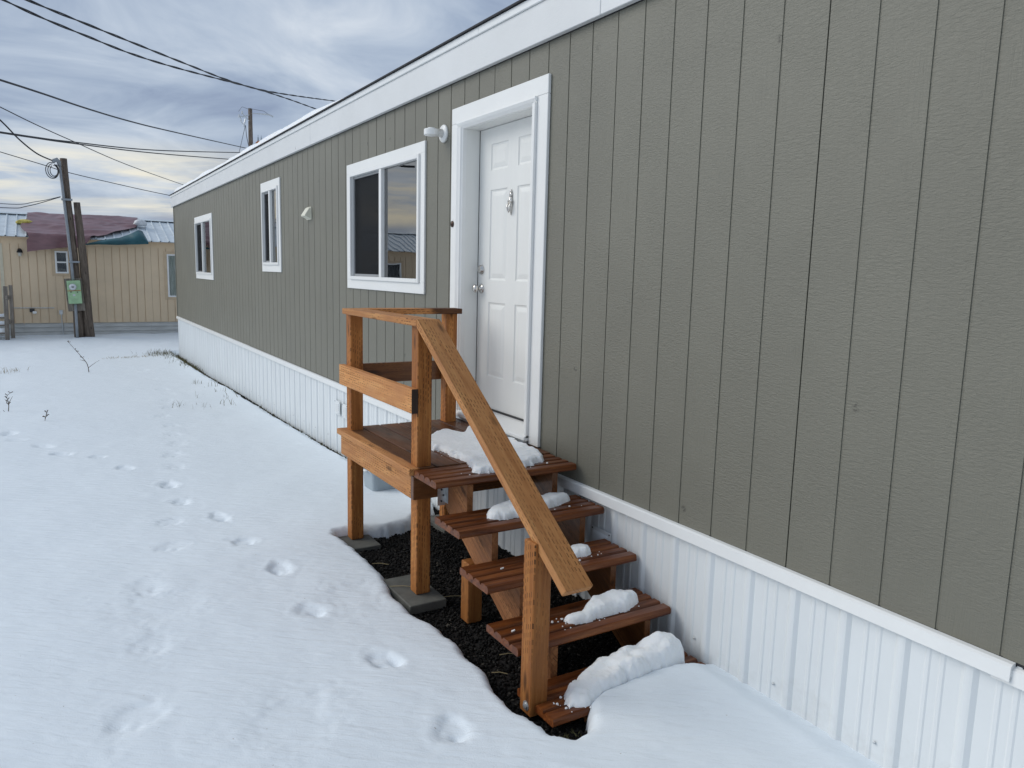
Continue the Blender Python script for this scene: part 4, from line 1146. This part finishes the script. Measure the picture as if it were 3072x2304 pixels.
fp = pole('line_pole', (7.74, 45, -.5), (7.80, 45, 10.98), .17, .115, 'distant power pole with a rusty transformer behind the roof')
tr = MB(); tr.lathe((8.28, 44.9, 8.3), (0, 0, 1), [(.21, 0), (.23, .03), (.23, .75), (.25, .77), (.25, .80), (.14, .90), (.03, .92)], 20)
tcan = tr.build('transformer', 'rust', fp)
for dx in (-.10, .08):
    b__ = MB(); b__.lathe((8.28+dx, 44.9, 9.18), (0, 0, 1), [(.03, 0), (.055, .04), (.03, .07), (.055, .11), (.03, .14), (.05, .18), (.02, .24), (.012, .36)], 10); b__.build('bushing', 'tub', tcan, smooth=True)
MB().box(7.85, 8.06, 44.86, 44.94, 8.95, 9.02).box(7.85, 8.06, 44.86, 44.94, 8.45, 8.52).build('bracket', 'galv', fp)
MB().tube([(7.75, 44.95, 10.62), (7.35, 44.9, 10.45), (7.12, 44.9, 10.48)], .035, 8).tube([(7.75, 44.95, 10.25), (7.45, 44.9, 10.5), (7.3, 44.9, 10.68)], .03, 8).tube([(7.5, 44.9, 10.35), (7.40, 44.9, 10.0)], .04, 8).tube([(7.2, 44.9, 10.45), (7.28, 44.9, 10.12), (7.42, 44.9, 10.02)], .025, 8).build('cutout_arm', 'galv', fp)
for px_, pz_ in ((7.12, 10.48), (7.30, 10.68), (7.40, 10.02), (7.22, 10.25)):
    b__ = MB(); b__.lathe((px_, 44.9, pz_-.1), (.2, 0, 1), [(.03, 0), (.06, .03), (.03, .06), (.06, .1), (.03, .13), (.05, .17), (.02, .2)], 10); b__.build('insulator', 'bag', fp)
MB().tube([(7.84, 44.95, 10.72), (8.75, 44.7, 10.72), (9.0, 44.6, 10.62)], [.018, .05, .03], 8).build('strain_insulator', 'galv', fp)
MB().tube([(7.49, 44.9, 10.0), (7.53, 44.9, 9.4), (7.66, 44.9, 8.75)], .02, 6).tube([(7.48, 44.9, 10.0), (7.0, 44.7, 8.2), (6.8, 44.6, 7.0)], .016, 6).tube([(7.78, 44.9, 10.9), (7.3, 44.8, 10.98), (7.1, 44.8, 10.7)], .012, 6).tube([(7.8, 44.9, 10.95), (8.5, 44.8, 10.9), (9.0, 44.7, 10.6)], .012, 6).build('jumper_wires', 'wiregrey', fp)

# ------------------------------------------------------------------ overhead lines
def smooth_path(pts, k=8):
    P_ = [Vector(p) for p in pts]; out = []
    for i in range(len(P_)-1):
        p0 = P_[max(i-1, 0)]; p1 = P_[i]; p2 = P_[i+1]; p3 = P_[min(i+2, len(P_)-1)]
        for j in range(k):
            t = j/k; out.append(.5*((2*p1)+(p2-p0)*t+(2*p0-5*p1+4*p2-p3)*t*t+(3*p1-p0-3*p2+p3)*t*t*t))
    out.append(P_[-1]); return out
def line(pts, r, label, twist=0, mat='wire', n=6):
    path = smooth_path(pts, 14 if twist else 8)
    mb = MB()
    if twist:
        L = 0; strands = [[] for _ in range(2)]
        for i, p in enumerate(path):
            if i: L += (p-path[i-1]).length
            a_ = L/1.1*2*math.pi
            t = (path[min(i+1, len(path)-1)]-path[max(i-1, 0)]).normalized(); a = t.cross(Vector((0, 0, 1))).normalized(); b = a.cross(t)
            for k in range(2):
                strands[k].append(p+(a*math.cos(a_+k*math.pi)+b*math.sin(a_+k*math.pi))*twist)
        for s_ in strands: mb.tube(s_, r, n)
    else: mb.tube(path, r, n)
    o = mb.build('overhead_cable', mat, smooth=True)
    return tag(o, label, 'cable', 'overhead cables')
line([(-5.2,4.2,4.75), (-3.35,7.02,4.58), (-2.67,8.05,4.65), (-2.10,8.90,4.73), (-1.47,9.83,4.82), (-0.66,11.03,4.94), (0.10,12.16,5.06), (0.91,13.33,5.23), (2.09,15.01,5.57), (4.37,18.23,6.28), (6.2,20.9,6.9)], .0085, 'upper of the two thick twisted black cables crossing the top of the sky', twist=.008)
line([(-5.6,4.3,4.75), (-3.32,7.53,4.63), (-2.90,8.19,4.65), (-2.54,8.73,4.67), (-2.08,9.41,4.72), (-1.52,10.24,4.79), (-0.84,11.22,4.92), (0.38,12.96,5.20), (1.04,13.90,5.35), (2.01,15.30,5.54), (3.52,17.49,5.81), (5.4,20.2,6.2)], .0085, 'lower of the two thick twisted black cables crossing the top of the sky', twist=.008)
line([(-5.8,8.5,4.5), (-4.05,13.30,4.99), (-3.22,15.58,5.23), (-2.54,17.48,5.42), (-1.64,20.02,5.66), (-0.39,23.47,6.03), (1.44,28.46,6.64), (7.70,45.0,8.72)], .022, 'single black cable sagging from mid left sky to the distant power pole')
line([(-5.6,12.4,5.4), (-4.09,16.16,5.21), (-3.34,18.00,5.14), (-2.71,19.54,5.08), (-1.94,21.39,5.04), (-0.40,25.06,4.98), (2.22,31.16,5.04), (4.0,35.2,5.12)], .012, 'thin cable slanting down above the meter pole towards the roof corner')
line([(-6.8,19.4,5.0), (-4.70,23.36,5.42), (-3.64,25.37,5.63), (-2.76,27.04,5.80), (-1.71,29.02,6.03), (1.60,35.27,6.85), (7.70,45.0,8.50)], .022, 'upper of the pair of nearly level cables ending at the distant pole')
line([(-6.8,19.4,4.98), (-4.70,23.34,5.41), (-3.64,25.37,5.61), (-2.76,27.06,5.78), (-1.71,29.06,5.99), (1.61,35.42,6.74), (7.70,45.0,8.05)], .022, 'lower of the pair of nearly level cables ending at the distant pole')
line([(-8.5,25.8,6.4), (-5.43,28.72,5.87), (-3.86,30.23,5.63), (-2.55,31.49,5.43), (-1.77,32.25,5.31), (0.32,34.21,5.14), (2.16,35.94,5.03), (4.5,38.2,4.95)], .014, 'thin cable passing behind the meter pole top to the roof corner')
line([(-4.9,16.5,6.6), (-4.2,19.0,5.85), (-3.42,20.5,5.22), (-3.10,21.2,4.93), (-2.75,21.9,4.71), (-2.41,22.42,4.62)], .018, 'dark service cable dropping to the weather head of the meter pole')
line([(-6.5,22.2,3.62), (-3.639,22.4,3.412), (-2.832,22.4,3.514), (-2.262,22.45,3.69)], .010, 'upper thin cable tied to the meter pole at mid height', mat='wiregrey')
line([(-6.5,22.1,3.3), (-3.646,22.4,3.306), (-3.043,22.4,3.382), (-2.262,22.45,3.68)], .010, 'lower thin cable tied to the meter pole at mid height', mat='wire')

# ------------------------------------------------------------------ weeds, grass and litter
def snow_z(x, y):
    i = np.searchsorted(ys, y)-1; j = np.searchsorted(xs, x)-1
    return float(S[i, j])
def twig(name, pts, label, r=.006, side=()):
    t = empty(name, pts[0], label, 'weed')
    mb = MB(); P_ = smooth_path(pts, 4); mb.tube(P_, [r*(1-.7*i/len(P_)) for i in range(len(P_))], 6)
    mb.build('stem', 'twig', t)
    for s_ in side:
        m2 = MB(); Q = smooth_path(s_, 4); m2.tube(Q, [r*.7*(1-.7*i/len(Q)) for i in range(len(Q))], 5); m2.build('branch', 'twig', t)
    rr = random.Random(len(pts)*7+int(pts[0][0]*10))
    for k in range(9):
        p = P_[rr.randrange(len(P_)//3, len(P_))]; d = Vector((rr.uniform(-1, 1), rr.uniform(-.4, .4), rr.uniform(.2, 1))).normalized()*.035
        m2 = MB(); m2.tube([p, p+d], [.0035, .006], 5); m2.build('bud', 'twig', t)
twig('dry_weed', [(-2.079, 14.8, -.24), (-2.10, 14.8, -.02), (-2.182, 14.8, .122), (-2.288, 14.8, .271), (-2.393, 14.8, .419)], 'bare forked twig sticking out of the snow before the tan home', .008,
     [[(-2.085, 14.8, -.08), (-1.98, 14.8, .0), (-1.891, 14.8, .06)], [(-2.14, 14.8, .05), (-2.22, 14.8, .08)]])
twig('dry_weed', [(-3.221, 10.2, -.16), (-3.20, 10.2, .016), (-3.216, 10.2, .12), (-3.171, 10.2, .168)], 'small branched dry weed at the left edge of the yard', .006,
     [[(-3.2, 10.2, .0), (-3.24, 10.2, .09)], [(-3.2, 10.2, .03), (-3.15, 10.2, .12)], [(-3.22, 10.2, -.12), (-3.27, 10.2, -.06)], [(-3.22, 10.2, -.12), (-3.16, 10.2, -.08)]])
twig('dry_weed', [(-2.80, 9.1, -.13), (-2.775, 9.1, .0), (-2.756, 9.1, .066)], 'single thin dry stalk standing in the snow left of the tracks', .004)
def tuft(name, spots, n, h, spread, mat, label, seed):
    rr = random.Random(seed); mb = MB()
    for k in range(n):
        cx, cy = rr.choice(spots); x = cx+rr.gauss(0, spread[0]); y = cy+rr.gauss(0, spread[1])
        if x > -.012: x = -.02-rr.random()*.1
        z = max(snow_z(x, y), float(gz(np.array(y))))-.01
        hh = h*rr.uniform(.4, 1.2); lx, ly = rr.uniform(-.6, .6)*hh, rr.uniform(-.6, .6)*hh; wv = rr.uniform(.002, .005)
        a_ = rr.uniform(0, math.pi); dx, dy = math.cos(a_)*wv, math.sin(a_)*wv
        mb.add([(x-dx, y-dy, z), (x+dx, y+dy, z), (x+dx*.7+lx*.4, y+dy*.7+ly*.4, z+hh*.6), (x-dx*.7+lx*.4, y-dy*.7+ly*.4, z+hh*.6), (x+lx, y+ly, z+hh)], [(0, 1, 2, 3), (3, 2, 4)])
    o = mb.build(name, mat)
    return tag(o, label, 'grass', kind='stuff')
tuft('grass', [(-.25, 18.0), (-.35, 17.7), (-.10, 17.0), (-.08, 16.0), (-.10, 15.2), (-.5, 17.9)], 700, .10, (.18, .25), 'grassd', 'olive winter grass at the far corner of the green home', 1)
tuft('grass', [(-1.1, 17.3), (-1.4, 17.2), (-.8, 17.5)], 160, .05, (.2, .12), 'straw', 'sparse straw showing through thin snow near the far corner', 2)
tuft('grass', [(-.358, 11.665), (-.89, 9.531), (-.552, 12.124), (-.544, 9.516), (-.351, 10.303), (-.278, 10.922), (-1.118, 9.762), (-.8, 10.4)], 60, .11, (.07, .10), 'grassd', 'scattered dark grass blades poking out of the snow by the skirting', 3)
tuft('grass', [(-3.4, 15.4), (-3.8, 15.3)], 90, .09, (.2, .2), 'straw', 'faint dry grass tuft far left in the snow', 4)
tuft('grass', [(-.87, .46), (-.84, .455), (-.9, .465)], 30, .035, (.015, .008), 'grassd', 'short grass in the melted hollow before the bottom step', 5)
tuft('grass', [(-.06, 5.0), (-.06, 7.0), (-.07, 9.0), (-.07, 12.5), (-.08, 13.8)], 200, .06, (.02, .8), 'grassd', 'dead grass in the open slot along the skirting', 6)
def straw(p, q, lab):
    o = MB().tube([p, (Vector(p)+Vector(q))/2+Vector((0, 0, .006)), q], .0022, 5).build('straw', 'straw'); tag(o, lab, 'straw', 'bits of straw on the gravel')
straw((-1.0, 2.14, .055), (-.86, 2.05, .055), 'dry straw lying on the front concrete pad')
straw((-.78, 1.93, .02), (-.63, 1.87, .022), 'dry straw on the gravel right of the front post')
straw((-.93, 2.62, .015), (-.84, 2.55, .017), 'dry straw on the gravel between the outer posts')
straw((-.80, 1.18, .015), (-.72, 1.14, .018), 'dry straw below the middle steps')
straw((-.92, 1.05, .015), (-.86, 1.0, .017), 'dry straw nearest the snow edge left of the steps')
def chip(x, y, z, lab):
    o = MB(); o.prism([(x, y, z), (x+.022, y+.006, z), (x+.024, y+.014, z), (x+.003, y+.010, z)], (0, 0, .005)); o = o.build('ice_chip', 'snowp'); tag(o, lab, 'ice', 'bits of ice on the treads')
chip(-.885, .93, ZT[3]+.0005, 'white ice chip on the left end of the second step from the bottom')
chip(-.70, .69, ZT[4]+.0005, 'white ice chip at the back of the bottom step behind the snow bank')
chip(-.78, 1.22, ZT[2]+.0005, 'white ice chip on the left half of the middle step')

# crumbs of snow shed round the patches on deck and treads
def crumbs():
    rr = random.Random(5); mb = MB()
    spots = [(-.45, 1.70, ZD, .30, .03), (-.62, 2.3, ZD, .05, .25), (-.4, 1.43, ZT[1], .28, .02), (-.3, 1.16, ZT[2], .12, .03), (-.4, .85, ZT[3], .25, .02), (-.62, .92, ZT[3], .05, .04), (-.84, .56, ZT[4], .03, .06), (-.5, .50, ZT[4], .3, .01)]
    for cx, cy, z, sx, sy in spots:
        for k in range(9):
            x = cx+rr.uniform(-sx, sx); y = cy+rr.uniform(-sy, sy); r = rr.choice((.002, .003, .004, .007))
            mb.lathe((x, y, z), (rr.uniform(-.3, .3), rr.uniform(-.3, .3), 1), [(r, 0), (r*rr.uniform(.8, 1.1), r*.5), (r*.5, r*.95)], 6)
    tag(mb.build('snow_crumbs', 'snowp'), 'scattered crumbs of snow on the porch deck and treads', 'snow', kind='stuff')
crumbs()
o = MB().tube([(-.035, .33, .035), (-.03, .29, .045), (-.022, .25, .040), (-.02, .225, .02)], [.006, .013, .012, .004], 7).build('bark_chip', 'black')
tag(o, 'small black piece of bark lying on the snow against the skirting', 'bark')
